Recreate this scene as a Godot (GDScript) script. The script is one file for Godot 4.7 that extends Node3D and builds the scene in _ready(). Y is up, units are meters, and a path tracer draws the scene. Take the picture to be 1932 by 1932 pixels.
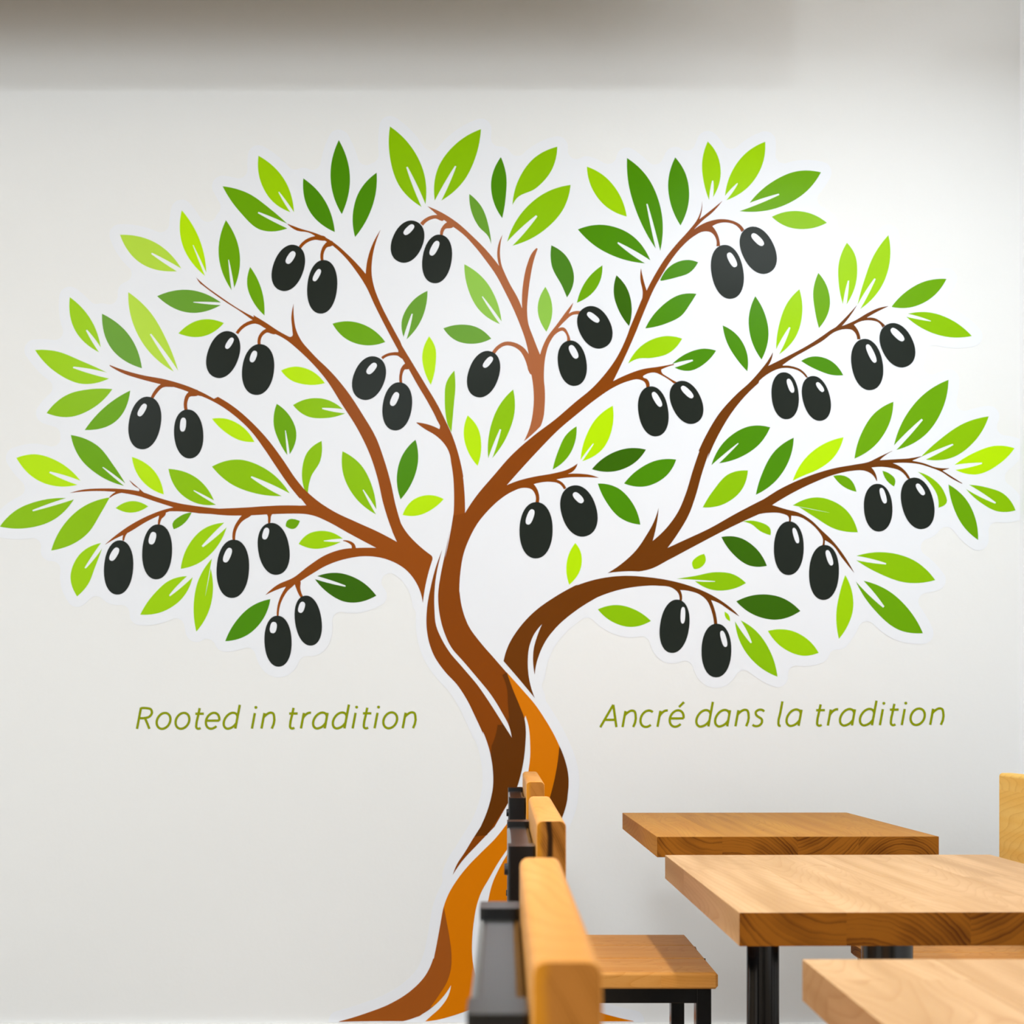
extends Node3D
# A cafe corner: a printed olive tree on a white wall, small oak tables and chairs in front of it.
# Metres, y up. The eye is above the origin and looks along -z; the mural wall stands at z = WALL.

const WALL := -3.292
const EYE := 0.993
const RIGHT := 1.555
const LEFT := -4.2
const BACK := 3.6
const CEIL := 3.42
const BASE_H := 0.08
const BEAM_END := 0.68
const PANEL := 5.5
const ROW := 5.0
const SIDE := 1.85
const DAYLIGHT := 10.5

var mats := {}
var mural: Node3D
var prints: Array = []
var lift := 0.0
var rng := RandomNumberGenerator.new()

func _ready() -> void:
	rng.seed = 11
	# camera: a level view with the lens shifted up, as the straight verticals show
	var cam := Camera3D.new()
	cam.name = "camera"
	add_child(cam)
	cam.position = Vector3(0, EYE, 0)
	var att := CameraAttributesPhysical.new()
	att.frustum_near = 0.05
	att.frustum_far = 100.0
	att.frustum_focal_length = 50.0
	att.frustum_focus_distance = 2.35
	att.exposure_aperture = 8.0
	cam.attributes = att
	cam.projection = Camera3D.PROJECTION_FRUSTUM
	cam.near = 0.05
	cam.size = 1932.0 / 2062.0 * cam.near
	cam.frustum_offset = Vector2(16.0, 391.0) / 2062.0 * cam.near
	cam.current = true
	var we := WorldEnvironment.new()
	we.name = "environment"
	var env := Environment.new()
	env.background_mode = Environment.BG_COLOR
	env.background_color = Color(0.75, 0.82, 0.9)
	env.tonemap_mode = Environment.TONE_MAPPER_LINEAR
	env.tonemap_exposure = 1.0
	env.sdfgi_enabled = true
	env.ssao_enabled = true
	env.ssil_enabled = true
	we.environment = env
	add_child(we)
	# daylight through the wide window at the left, outside the picture
	var day := AreaLight3D.new()
	day.area_size = Vector2(3.8, 1.7)
	day.area_normalize_energy = true
	day.light_color = Color(0.93, 0.97, 1.0)
	day.light_energy = DAYLIGHT
	day.area_range = 20.0
	day.area_attenuation = 2.0
	day.shadow_enabled = true
	put(day, "window_daylight")
	day.position = Vector3(LEFT + 0.02, 1.825, 1.1)
	day.rotation.y = -PI / 2.0
	make_materials()
	room()
	lamps()
	make_mural()
	lettering()
	furniture()

# ------------------------------------------------------------------ helpers
func put(o: Node3D, called: String, parent: Node = null) -> Node3D:
	o.name = called
	(parent if parent else self).add_child(o, true)
	return o

func numbered(called: String) -> String:
	if not has_node(called):
		return called
	var n := 1
	while has_node("%s_%03d" % [called, n]):
		n += 1
	return "%s_%03d" % [called, n]

func thing(called: String, label: String, category: String, at := Vector3.ZERO, turn := 0.0, group := "") -> Node3D:
	var o := Node3D.new()
	put(o, numbered(called))
	o.position = at
	o.rotation.y = turn
	o.set_meta("label", label)
	o.set_meta("category", category)
	if group != "":
		o.set_meta("group", group)
	return o

func part(called: String, mesh: Mesh, parent: Node, at := Vector3.ZERO) -> MeshInstance3D:
	var o := MeshInstance3D.new()
	o.mesh = mesh
	put(o, called, parent)
	o.position = at
	return o

func struct(called: String, mesh: Mesh, at: Vector3, label: String) -> MeshInstance3D:
	var o := part(called, mesh, self, at)
	o.set_meta("kind", "structure")
	o.set_meta("label", label)
	return o

func mat(called: String, c: Color, rough := 0.6, spec := 0.5, metal := 0.0) -> StandardMaterial3D:
	var m := StandardMaterial3D.new()
	m.resource_name = called
	m.albedo_color = c
	m.roughness = rough
	m.metallic_specular = spec
	m.metallic = metal
	mats[called] = m
	return m

func c8(r: int, g: int, b: int) -> Color:
	return Color(r / 255.0, g / 255.0, b / 255.0)

# ------------------------------------------------------------------ materials
func make_materials() -> void:
	var paint := mat("wall_paint", c8(234, 233, 231), 0.8, 0.3)
	paint.normal_enabled = true
	var nt := NoiseTexture2D.new()
	nt.width = 256
	nt.height = 256
	nt.seamless = true
	nt.as_normal_map = true
	nt.bump_strength = 1.2
	var fn := FastNoiseLite.new()
	fn.seed = 3
	fn.frequency = 0.05
	nt.noise = fn
	paint.normal_texture = nt
	paint.normal_scale = 0.12
	paint.uv1_triplanar = true
	paint.uv1_world_triplanar = true
	paint.uv1_scale = Vector3(3, 3, 3)
	mat("lit_wall_paint", c8(251, 251, 252), 0.7, 0.3)  # side wall only: whiter than the others, light falling on it put into the paint
	mat("ceiling_paint", c8(228, 215, 198), 0.9, 0.3)
	mat("baseboard_paint", c8(238, 236, 232), 0.5, 0.5)
	mat("floor", c8(152, 134, 112), 0.5, 0.5).albedo_texture = floor_picture()
	mat("vinyl", c8(233, 234, 238), 0.3, 0.22)
	# printed inks
	ink("a", 54, 100, 0)
	ink("b", 74, 136, 0)
	ink("c", 106, 162, 0)
	ink("d", 138, 188, 0)
	ink("e", 156, 204, 0)
	ink("f", 182, 226, 0)
	ink("g", 182, 217, 66)  # g, h and k: paler greens with some lamp sheen put into the colour
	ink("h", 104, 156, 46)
	ink("h2", 72, 126, 26)
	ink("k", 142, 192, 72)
	ink("olive", 33, 38, 32)
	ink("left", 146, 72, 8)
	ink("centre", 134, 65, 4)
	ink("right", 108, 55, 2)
	ink("pale", 168, 98, 58)  # paler brown, part of the lamp sheen mixed into the ink
	ink("amber", 214, 119, 0)
	ink("dark", 98, 50, 4)
	ink("rust", 156, 82, 26)
	ink("lettering", 138, 148, 0)
	# oak: side grain and end grain cut from the same kind of log
	for k in 3:
		mat("oak_%d" % k, Color(1, 1, 1), 0.5, 0.22).albedo_texture = grain_picture(k, Vector3(172, 112, 34) * [1.0, 0.93, 0.98][k], Vector3(132, 76, 16), Vector3(184, 128, 48))
	for k in 3:
		mat("pale_oak_%d" % k, Color(1, 1, 1), 0.42, 0.35).albedo_texture = grain_picture(k + 3, Vector3(179, 136, 88) * [1.0, 0.97, 0.99][k], Vector3(158, 108, 58), Vector3(198, 156, 110))
	for k in 2:
		mat("light_oak_%d" % k, Color(1, 1, 1), 0.5, 0.25).albedo_texture = grain_picture(k + 6, Vector3(206, 138, 62), Vector3(178, 108, 36), Vector3(214, 152, 80))
	mats["light_oak_2"] = mats["light_oak_0"]
	mat("lit_oak_0", Color(1, 1, 1), 0.5, 0.25).albedo_texture = grain_picture(9, Vector3(248, 188, 86), Vector3(218, 148, 54), Vector3(252, 202, 108))  # opposite chair only: light from the window side put into the wood colour
	mats["lit_oak_1"] = mats["lit_oak_0"]
	mats["lit_oak_2"] = mats["lit_oak_0"]
	for k in 6:
		var m := mat("oak_end_%d" % k, Color(1, 1, 1), 0.6, 0.2)
		m.albedo_texture = end_picture(k)
	mat("black_steel", c8(6, 6, 7), 0.2, 0.53)
	mat("steel_bolt", c8(24, 24, 26), 0.35, 0.5, 0.3)
	var glass := mat("glass", Color(0.9, 0.95, 0.94, 0.06), 0.0, 0.5)
	glass.transparency = BaseMaterial3D.TRANSPARENCY_ALPHA
	mat("lamp_white", c8(235, 235, 233), 0.4, 0.5)
	var glow := mat("lamp_glow", c8(255, 252, 246), 0.5, 0.3)
	glow.emission_enabled = true
	glow.emission = c8(255, 250, 242)
	glow.emission_energy_multiplier = 2.0

func ink(called: String, r: int, g: int, b: int) -> void:
	mat(called, c8(r, g, b), 0.27, 0.2)

func mix3(a: Vector3, b: Vector3, t: float) -> Vector3:
	return a.lerp(b, clampf(t, 0.0, 1.0))

func picture(im: Image) -> ImageTexture:
	im.generate_mipmaps()
	return ImageTexture.create_from_image(im)

# side grain: a slice along a log, 0.25 m across by 0.64 m along
func grain_picture(k: int, base: Vector3, dark: Vector3, pale: Vector3) -> ImageTexture:
	var w := 420
	var h := 760
	var im := Image.create(w, h, false, Image.FORMAT_RGB8)
	var n := FastNoiseLite.new()
	n.seed = 40 + k
	n.frequency = 1.0
	n.fractal_octaves = 2
	var fine := FastNoiseLite.new()
	fine.seed = 90 + k
	fine.frequency = 1.0
	for j in h:
		var z := float(j) / h * 0.64
		for i in w:
			var x := float(i) / w * 0.25
			var wob := n.get_noise_2d(x * 9.0, z * 2.4 + k * 7.0)
			var dx := x - 0.11 - 0.02 * sin(z * 5.0 + k) - wob * 0.022
			var dy := 0.012 + 0.16 * (z - 0.3 + 0.12 * k) + wob * 0.02
			var r := sqrt(dx * dx + dy * dy)
			var t := fposmod(r / 0.0085 + wob * 0.6, 1.0)
			var line := pow(t, 5.0)
			var pore := fine.get_noise_2d(x * 1500.0, z * 32.0)
			var broad := n.get_noise_2d(x * 22.0 + 9.0, z * 1.6)
			var c := mix3(base, pale, 0.5 + broad * 0.8)
			c = mix3(c, dark, line * 0.34 + maxf(pore - 0.28, 0.0) * 0.7)
			im.set_pixel(i, j, Color(c.x / 255.0, c.y / 255.0, c.z / 255.0))
	return picture(im)

# end grain: rings round a heart below or above the board (kinds 0 to 3, 0.32 m across by 0.08 m high);
# kinds 4 and 5 are for boards standing upright (0.08 m across by 0.32 m high), the heart far to one side
func end_picture(k: int) -> ImageTexture:
	var upright := k > 3
	var w := 220 if upright else 640
	var h := 800 if upright else 160
	var im := Image.create(w, h, false, Image.FORMAT_RGB8)
	var n := FastNoiseLite.new()
	n.seed = 140 + k
	n.frequency = 1.0
	n.fractal_octaves = 2
	var fine := FastNoiseLite.new()
	fine.seed = 190 + k
	fine.frequency = 1.0
	var base := Vector3(166, 105, 44) if upright else Vector3(146, 86, 20)
	var dark := Vector3(100, 54, 8) if upright else Vector3(86, 44, 5)
	var gold := Vector3(206, 132, 24)
	var cx: float = -0.12 if upright else [0.1, 0.21, 0.17, 0.06][k]
	var cy: float = 0.2 if upright else [-0.07, 0.13, -0.03, 0.19][k]
	var pace: float = 0.0027 if upright else [0.0062, 0.0075, 0.0055, 0.0068][k]
	for j in h:
		var y := (1.0 - float(j) / h) * (0.32 if upright else 0.08)
		for i in w:
			var x := float(i) / w * (0.08 if upright else 0.32)
			var wob := n.get_noise_2d(x * 26.0, y * 26.0)
			var r := sqrt((x - cx) * (x - cx) + (y - cy) * (y - cy)) + wob * (0.0006 if upright else 0.0018)
			var band := n.get_noise_2d(r * 60.0, 7.0)
			var t := fposmod(r / pace, 1.0)
			var speck := fine.get_noise_2d(x * 1400.0, y * 1400.0)
			var broad := n.get_noise_2d(x * 9.0 + 3.0, y * 9.0)
			var c := mix3(base, dark, 0.2 + (pow(t, 2.0) - 0.33) * (0.5 + band * 0.6) + band * 0.5 + broad * 0.5 + speck * 0.12)
			if upright:
				c = mix3(gold, c, smoothstep(0.024, 0.032, x + wob * 0.003) * 0.7 + 0.25)
			if k == 5:
				# a dark heartwood streak in the upper part
				var off := absf(x - 0.0355 - 0.003 * sin((0.32 - y) * 40.0) - wob * 0.001)
				var fade := smoothstep(0.225, 0.25, y)
				c = mix3(c, Vector3(34, 18, 2), (1.0 - smoothstep(0.001, 0.0055, off)) * 0.9 * fade)
			im.set_pixel(i, j, Color(c.x / 255.0, c.y / 255.0, c.z / 255.0))
	return picture(im)

func floor_picture() -> ImageTexture:
	var im := Image.create(256, 256, false, Image.FORMAT_RGB8)
	var n := FastNoiseLite.new()
	n.seed = 5
	n.frequency = 0.02
	for j in 256:
		for i in 256:
			var v := 0.93 + 0.07 * n.get_noise_2d(i * 0.4, j * 6.0)
			im.set_pixel(i, j, Color(v, v * 0.985, v * 0.96))
	return picture(im)

# ------------------------------------------------------------------ meshes
func box(size: Vector3, m: Material) -> ArrayMesh:
	var b := BoxMesh.new()
	b.size = size
	var st := SurfaceTool.new()
	st.append_from(b, 0, Transform3D.IDENTITY)
	st.set_material(m)
	return st.commit()

# a bar of rounded rectangular section along an axis (0 = x, 1 = y, 2 = z), the ends in their own material
func bar(size: Vector3, axis: int, r: float, side: Material, cap: Material, off := Vector2.ZERO, steps := 4, cap_r := 0.0, upright := false) -> ArrayMesh:
	var ia := (axis + 1) % 3
	var ib := (axis + 2) % 3
	var a := size[ia] / 2.0
	var b := size[ib] / 2.0
	var l := size[axis] / 2.0
	var pts: Array = []
	var nor: Array = []
	for q in 4:
		var cx := (a - r) * (1.0 if q == 0 or q == 3 else -1.0)
		var cy := (b - r) * (1.0 if q < 2 else -1.0)
		for s in steps + 1:
			var t := PI / 2.0 * (q + float(s) / steps)
			nor.append(Vector2(cos(t), sin(t)))
			pts.append(Vector2(cx, cy) + nor[-1] * r)
	var n := pts.size()
	var run := 0.0
	var along: Array = [0.0]
	for i in n:
		run += (pts[(i + 1) % n] - pts[i]).length()
		along.append(run)
	var rows: Array = [[-l + cap_r, 0.0], [l - cap_r, 0.0]]
	if cap_r > 0.0:
		rows = [[-l, cap_r], [-l + cap_r, 0.0], [l - cap_r, 0.0], [l, cap_r]]
	var st := SurfaceTool.new()
	st.begin(Mesh.PRIMITIVE_TRIANGLES)
	for k in rows.size() - 1:
		for i in n:
			var j := (i + 1) % n
			var quad := [[i, k, along[i]], [j, k, along[i + 1]], [j, k + 1, along[i + 1]], [i, k + 1, along[i]]]
			for v in [0, 2, 1, 0, 3, 2]:
				var e: Array = quad[v]
				var nn: Vector2 = nor[e[0]]
				var p: Vector2 = pts[e[0]] - nn * rows[e[1]][1]
				var sl := 0.0
				if k == 0 and rows.size() == 4:
					sl = -0.8
				elif k == 2:
					sl = 0.8
				var n3 := Vector3.ZERO
				n3[ia] = nn.x
				n3[ib] = nn.y
				n3[axis] = sl
				var p3 := Vector3.ZERO
				p3[ia] = p.x
				p3[ib] = p.y
				p3[axis] = rows[e[1]][0]
				st.set_normal(n3.normalized())
				st.set_uv(Vector2(e[2] / 0.25 + off.x, p3[axis] / 0.64 + off.y))
				st.add_vertex(p3)
	st.set_material(side)
	var out := st.commit()
	var st2 := SurfaceTool.new()
	st2.begin(Mesh.PRIMITIVE_TRIANGLES)
	for e in 2:
		var z: float = rows[-1][0] if e == 1 else rows[0][0]
		var inset: float = rows[0][1]
		for i in n:
			var j := (i + 1) % n
			var tri := [Vector2.ZERO, pts[j] - nor[j] * inset, pts[i] - nor[i] * inset] if e == 1 else [Vector2.ZERO, pts[i] - nor[i] * inset, pts[j] - nor[j] * inset]
			for p in tri:
				var p3 := Vector3.ZERO
				p3[ia] = p.x
				p3[ib] = p.y
				p3[axis] = z
				var n3 := Vector3.ZERO
				n3[axis] = 1.0 if e == 1 else -1.0
				st2.set_normal(n3)
				# across the board against its height, whichever way the board lies
				var across: float = p3.x if axis == 2 else p3.z
				if upright:
					st2.set_uv(Vector2(0.5 + across / 0.08, 0.5 - p3.y / 0.32))
				else:
					st2.set_uv(Vector2(0.5 + across / 0.32, 0.5 - p3.y / 0.08))
				st2.add_vertex(p3)
	st2.set_material(cap)
	st2.commit(out)
	return out

func tube(size: Vector3, axis: int, m: Material) -> ArrayMesh:
	return bar(size, axis, 0.003, m, m, Vector2.ZERO, 3)

func lathe(profile: Array, m: Material, seg := 40) -> ArrayMesh:
	var st := SurfaceTool.new()
	st.begin(Mesh.PRIMITIVE_TRIANGLES)
	for k in profile.size() - 1:
		st.set_smooth_group(-1 if k % 2 == 0 else k)
		for i in seg:
			var a := TAU * i / seg
			var b := TAU * (i + 1) / seg
			var p: Vector2 = profile[k]
			var q: Vector2 = profile[k + 1]
			var v := [Vector3(p.x * cos(a), p.y, p.x * sin(a)), Vector3(p.x * cos(b), p.y, p.x * sin(b)), Vector3(q.x * cos(b), q.y, q.x * sin(b)), Vector3(q.x * cos(a), q.y, q.x * sin(a))]
			var d := q - p
			for t in [0, 1, 2, 0, 2, 3]:
				var ang := a if t == 0 or t == 3 else b
				st.set_normal(Vector3(d.y * cos(ang), -d.x, d.y * sin(ang)).normalized())
				st.add_vertex(v[t])
	st.set_material(m)
	return st.commit()

# ------------------------------------------------------------------ room
func room() -> void:
	var wall: Material = mats["wall_paint"]
	var w := RIGHT - LEFT
	var d := BACK - WALL
	var cx := (RIGHT + LEFT) / 2.0
	var cz := (BACK + WALL) / 2.0
	struct("wall_front", box(Vector3(w + 0.4, CEIL + 0.4, 0.2), wall), Vector3(cx, CEIL / 2.0, WALL - 0.1), "white painted wall behind the printed olive tree")
	struct("wall_right", box(Vector3(0.2, CEIL + 0.4, d), mats["lit_wall_paint"]), Vector3(RIGHT + 0.1, CEIL / 2.0, cz), "bright white side wall at the edge of the picture")
	window_wall(wall)
	struct("wall_back", box(Vector3(w + 0.4, CEIL + 0.4, 0.2), wall), Vector3(cx, CEIL / 2.0, BACK + 0.1), "white wall behind the viewer")
	struct("ceiling", box(Vector3(w, 0.2, d), mats["ceiling_paint"]), Vector3(cx, CEIL + 0.1, cz), "white ceiling")
	mats["floor"].uv1_scale = Vector3(3, 3, 3)
	mats["floor"].uv1_triplanar = true
	struct("floor", box(Vector3(w, 0.2, d), mats["floor"]), Vector3(cx, -0.1, cz), "warm brown floor")
	# the beam under the ceiling that shades the top of the mural wall
	struct("trim_1", box(Vector3(BEAM_END - LEFT, CEIL - 2.938, 0.14), mats["ceiling_paint"]), Vector3((LEFT + BEAM_END) / 2.0, (CEIL + 2.938) / 2.0, WALL + 0.43), "white boxed beam under the ceiling in front of the mural wall")
	var bb: Material = mats["baseboard_paint"]
	struct("baseboard_front", bar(Vector3(w, BASE_H, 0.012), 0, 0.003, bb, bb), Vector3(cx, BASE_H / 2.0, WALL + 0.006), "white baseboard under the printed tree")
	struct("baseboard_right", bar(Vector3(0.012, BASE_H, d - 0.03), 2, 0.003, bb, bb), Vector3(RIGHT - 0.006, BASE_H / 2.0, cz + 0.01), "white baseboard of the side wall")

# the glazed side of the room, left of the picture: a wall with one wide window, daylight coming in
func window_wall(wall: Material) -> void:
	var z0 := -0.9
	var z1 := 3.1
	var y0 := 0.9
	var y1 := 2.75
	var x := LEFT - 0.1
	var w := struct("wall_left", box(Vector3(0.2, CEIL + 0.4, z0 - WALL), wall), Vector3(x, CEIL / 2.0, (z0 + WALL) / 2.0), "white wall around the wide window outside the picture")
	var at := w.position
	part("pier", box(Vector3(0.2, CEIL + 0.4, BACK - z1), wall), w, Vector3(x, CEIL / 2.0, (BACK + z1) / 2.0) - at)
	part("parapet", box(Vector3(0.2, y0 + 0.2, z1 - z0), wall), w, Vector3(x, (y0 - 0.2) / 2.0, (z0 + z1) / 2.0) - at)
	part("lintel", box(Vector3(0.2, CEIL + 0.2 - y1, z1 - z0), wall), w, Vector3(x, (CEIL + 0.2 + y1) / 2.0, (z0 + z1) / 2.0) - at)
	var steel: Material = mats["black_steel"]
	var win := struct("window_1", bar(Vector3(0.07, 0.06, z1 - z0), 2, 0.004, steel, steel), Vector3(x, y0 + 0.03, (z0 + z1) / 2.0), "wide window in the side wall outside the picture")
	at = win.position
	part("frame_rail", bar(Vector3(0.07, 0.06, z1 - z0), 2, 0.004, steel, steel), win, Vector3(x, y1 - 0.03, (z0 + z1) / 2.0) - at)
	for k in 4:
		part("mullion", bar(Vector3(0.06, y1 - y0 - 0.12, 0.05), 1, 0.004, steel, steel), win, Vector3(x, (y0 + y1) / 2.0, z0 + 0.025 + (z1 - z0 - 0.05) * k / 3.0) - at)
	for k in 3:
		part("pane", box(Vector3(0.008, y1 - y0 - 0.12, (z1 - z0) / 3.0 - 0.05), mats["glass"]), win, Vector3(x, (y0 + y1) / 2.0, z0 + (z1 - z0) * (k + 0.5) / 3.0) - at)

# ------------------------------------------------------------------ lamps (above and behind the picture; the panels and the spot are added)
func pendant(at: Vector3, energy: float, label: String) -> void:
	var t := thing("pendant_lamp", label, "lamp", at, 0.0, "globe lamps under the ceiling")
	var r := 0.075
	var prof: Array = []
	for i in 17:
		var a := -PI / 2.0 + PI * i / 16.0
		prof.append(Vector2(r * cos(a), r * sin(a)))
	part("globe", lathe(prof, mats["lamp_glow"]), t)
	part("cap", lathe([Vector2(0, 0.068), Vector2(0.03, 0.068), Vector2(0.03, 0.1), Vector2(0, 0.1)], mats["lamp_white"]), t)
	var top := CEIL - at.y
	part("rod", lathe([Vector2(0.006, 0.098), Vector2(0.006, top - 0.01)], mats["lamp_white"], 16), t)
	part("ceiling_rose", lathe([Vector2(0, top - 0.025), Vector2(0.05, top - 0.025), Vector2(0.05, top), Vector2(0, top)], mats["lamp_white"]), t)
	var l := OmniLight3D.new()
	l.light_color = Color(0.918, 0.964, 1.0)
	l.light_energy = energy
	l.light_size = 0.07
	l.omni_range = 14.0
	l.omni_attenuation = 2.0
	l.shadow_enabled = true
	put(l, "bulb_light", t)

func panel(at: Vector3, size: Vector2, energy: float, label: String) -> void:  # unseen panels, added to fill in light
	var t := thing("added_fill_panel", label, "lamp", at, 0.0, "added flat fill panels under the ceiling")
	part("frame", bar(Vector3(size.x + 0.04, 0.04, size.y + 0.04), 2, 0.004, mats["lamp_white"], mats["lamp_white"]), t, Vector3(0, -0.02, 0))
	part("diffuser", box(Vector3(size.x, 0.004, size.y), mats["lamp_glow"]), t, Vector3(0, -0.042, 0))
	var gap := CEIL - at.y
	if gap > 0.02:
		for s in [-1, 1]:
			part("rod", lathe([Vector2(0.004, 0.0), Vector2(0.004, gap)], mats["lamp_white"], 12), t, Vector3(s * size.x * 0.4, 0, 0))
	var l := AreaLight3D.new()
	l.area_size = size
	l.light_color = Color(0.918, 0.964, 1.0)
	l.light_energy = energy
	l.area_range = 14.0
	l.area_attenuation = 2.0
	l.shadow_enabled = true
	put(l, "panel_light", t)
	l.position = Vector3(0, -0.05, 0)
	l.rotation.x = -PI / 2.0

func fill_spot(at: Vector3, energy: float, label: String) -> void:  # unseen spot, added to strengthen the light on seats and tables
	var t := thing("added_spot_lamp", label, "lamp", at)
	part("can", lathe([Vector2(0.05, 0.0), Vector2(0.055, 0.0), Vector2(0.055, 0.12), Vector2(0, 0.12)], mats["lamp_white"]), t)
	part("lens", lathe([Vector2(0, 0.004), Vector2(0.05, 0.004)], mats["lamp_glow"]), t)
	part("rod", lathe([Vector2(0.006, 0.12), Vector2(0.006, CEIL - at.y)], mats["lamp_white"], 16), t)
	var l := SpotLight3D.new()
	l.spot_angle = 38.0
	l.spot_angle_attenuation = 1.0
	l.spot_range = 14.0
	l.spot_attenuation = 2.0
	l.light_size = 0.05
	l.light_color = Color(0.98, 0.985, 1.0)
	l.light_energy = energy
	l.shadow_enabled = true
	put(l, "spot_light", t)
	l.position = Vector3(0, -0.03, 0)
	l.rotation.x = -PI / 2.0

func lamps() -> void:
	pendant(Vector3(-0.1, 3.1, WALL + 2.5), 0.44, "white globe lamp hanging over the row of oak chairs")
	pendant(Vector3(-2.1, 3.1, WALL + 2.5), 0.28, "white globe lamp hanging farthest from the tables")
	panel(Vector3(-0.9, CEIL, 1.4), Vector2(0.6, 0.6), PANEL, "added square fill panel on the ceiling behind the viewer, nearer the tables")  # added for top light on the tables and general fill
	fill_spot(Vector3(-0.12, 3.06, -1.6), ROW, "added small white spot lamp hanging right above the row of oak chairs")
	panel(Vector3(1.12, 3.06, WALL + 1.4), Vector2(0.72, 0.72), SIDE, "added square fill panel hanging in the corner by the bright side wall")  # added to brighten the right end of the mural wall
	panel(Vector3(-2.9, CEIL, 1.4), Vector2(0.6, 0.6), PANEL, "added square fill panel on the ceiling behind the viewer, farther from the tables")

# ------------------------------------------------------------------ printed sheets on the wall
# a smooth line through points (quadratic at the ends, chord lengths as the pace)
func smooth(pts: Array) -> Array:
	var n := pts.size()
	if n < 3:
		return pts
	var t: Array = [0.0]
	for i in n - 1:
		t.append(t[i] + maxf((pts[i + 1] - pts[i]).length(), 0.01))
	var m: Array = []
	m.resize(n)
	for i in range(1, n - 1):
		var h0: float = t[i] - t[i - 1]
		var h1: float = t[i + 1] - t[i]
		m[i] = ((pts[i] - pts[i - 1]) / h0 * h1 + (pts[i + 1] - pts[i]) / h1 * h0) / (h0 + h1)
	m[0] = (pts[1] - pts[0]) / (t[1] - t[0]) * 2.0 - m[1]
	m[n - 1] = (pts[n - 1] - pts[n - 2]) / (t[n - 1] - t[n - 2]) * 2.0 - m[n - 2]
	var out: Array = []
	for i in n - 1:
		var h: float = t[i + 1] - t[i]
		var steps := clampi(int(h / 9.0), 3, 12)
		for s in steps:
			var u := float(s) / steps
			var u2 := u * u
			var u3 := u2 * u
			out.append(pts[i] * (2 * u3 - 3 * u2 + 1) + m[i] * h * (u3 - 2 * u2 + u) + pts[i + 1] * (3 * u2 - 2 * u3) + m[i + 1] * h * (u3 - u2))
	out.append(pts[n - 1])
	return out

func pairs(flat: Array) -> Array:
	var out: Array = []
	for i in range(0, flat.size(), 2):
		out.append(Vector2(flat[i], flat[i + 1]))
	return out

func outline(segs: Array) -> PackedVector2Array:
	var out := PackedVector2Array()
	for s in segs:
		for p in smooth(pairs(s)):
			if out.is_empty() or (out[-1] - p).length() > 0.4:
				out.append(p)
	while out.size() > 3 and (out[0] - out[-1]).length() < 0.4:
		out.remove_at(out.size() - 1)
	return out

# wall millimetres -> a thin sheet whose back lies on z0 and whose face is `thick` nearer the room
func sheet(poly: PackedVector2Array, m: Material, z0: float, thick: float) -> ArrayMesh:
	if Geometry2D.is_polygon_clockwise(poly):
		poly.reverse()
	var tri := Geometry2D.triangulate_polygon(poly)
	if tri.is_empty():
		print("no triangles for a sheet of ", poly.size())
	var st := SurfaceTool.new()
	st.begin(Mesh.PRIMITIVE_TRIANGLES)
	var zf := (z0 + thick) / 1000.0
	for i in range(0, tri.size(), 3):
		var a := poly[tri[i]]
		var b := poly[tri[i + 1]]
		var c := poly[tri[i + 2]]
		var order := [a, c, b] if (b - a).cross(c - a) > 0.0 else [a, b, c]
		for p in order:
			st.set_normal(Vector3(0, 0, 1))
			st.add_vertex(Vector3(p.x / 1000.0, p.y / 1000.0, zf))
	var n := poly.size()
	for i in n:
		var p := poly[i]
		var q := poly[(i + 1) % n]
		var d := (q - p).normalized()
		var nn := Vector3(d.y, -d.x, 0)
		var v := [Vector3(p.x, p.y, z0), Vector3(q.x, q.y, z0), Vector3(q.x, q.y, z0 + thick), Vector3(p.x, p.y, z0 + thick)]
		for k in [0, 2, 1, 0, 3, 2]:
			st.set_normal(nn)
			st.add_vertex(v[k] / 1000.0)
	st.set_material(m)
	return st.commit()

func printed(called: String, tone: String, poly: PackedVector2Array, layer := 0, parent: Node3D = null) -> MeshInstance3D:
	lift = fmod(lift + 0.013, 0.12)
	var z0 := 0.4 + layer * 0.45
	return part(called, sheet(poly, mats[tone], z0, 0.25 + lift), parent if parent else mural)

func leaf(tone: String, segs: Array) -> void:
	var poly := outline(segs)
	prints.append(poly)
	printed("leaf", tone, poly)

func shape(called: String, tone: String, layer: int, segs: Array) -> void:
	var poly := outline(segs)
	if layer == 0:
		prints.append(poly)
	printed(called, tone, poly, layer)

func ribbon(line: Array, wide: Array, capped := false) -> PackedVector2Array:
	var l := PackedVector2Array()
	var r := PackedVector2Array()
	if capped:
		# a rounded start
		var d0: Vector2 = (line[1] - line[0]).normalized()
		for k in range(1, 6):
			l.append(line[0] + d0.rotated(PI * 1.5 - PI * k / 6.0) * wide[0] / 2.0)
	for i in line.size():
		var d: Vector2 = (line[mini(i + 1, line.size() - 1)] - line[maxi(i - 1, 0)]).normalized()
		var side: Vector2 = Vector2(-d.y, d.x) * wide[i] / 2.0
		l.append(line[i] + side)
		r.append(line[i] - side)
	r.reverse()
	l.append_array(r)
	return l

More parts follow.
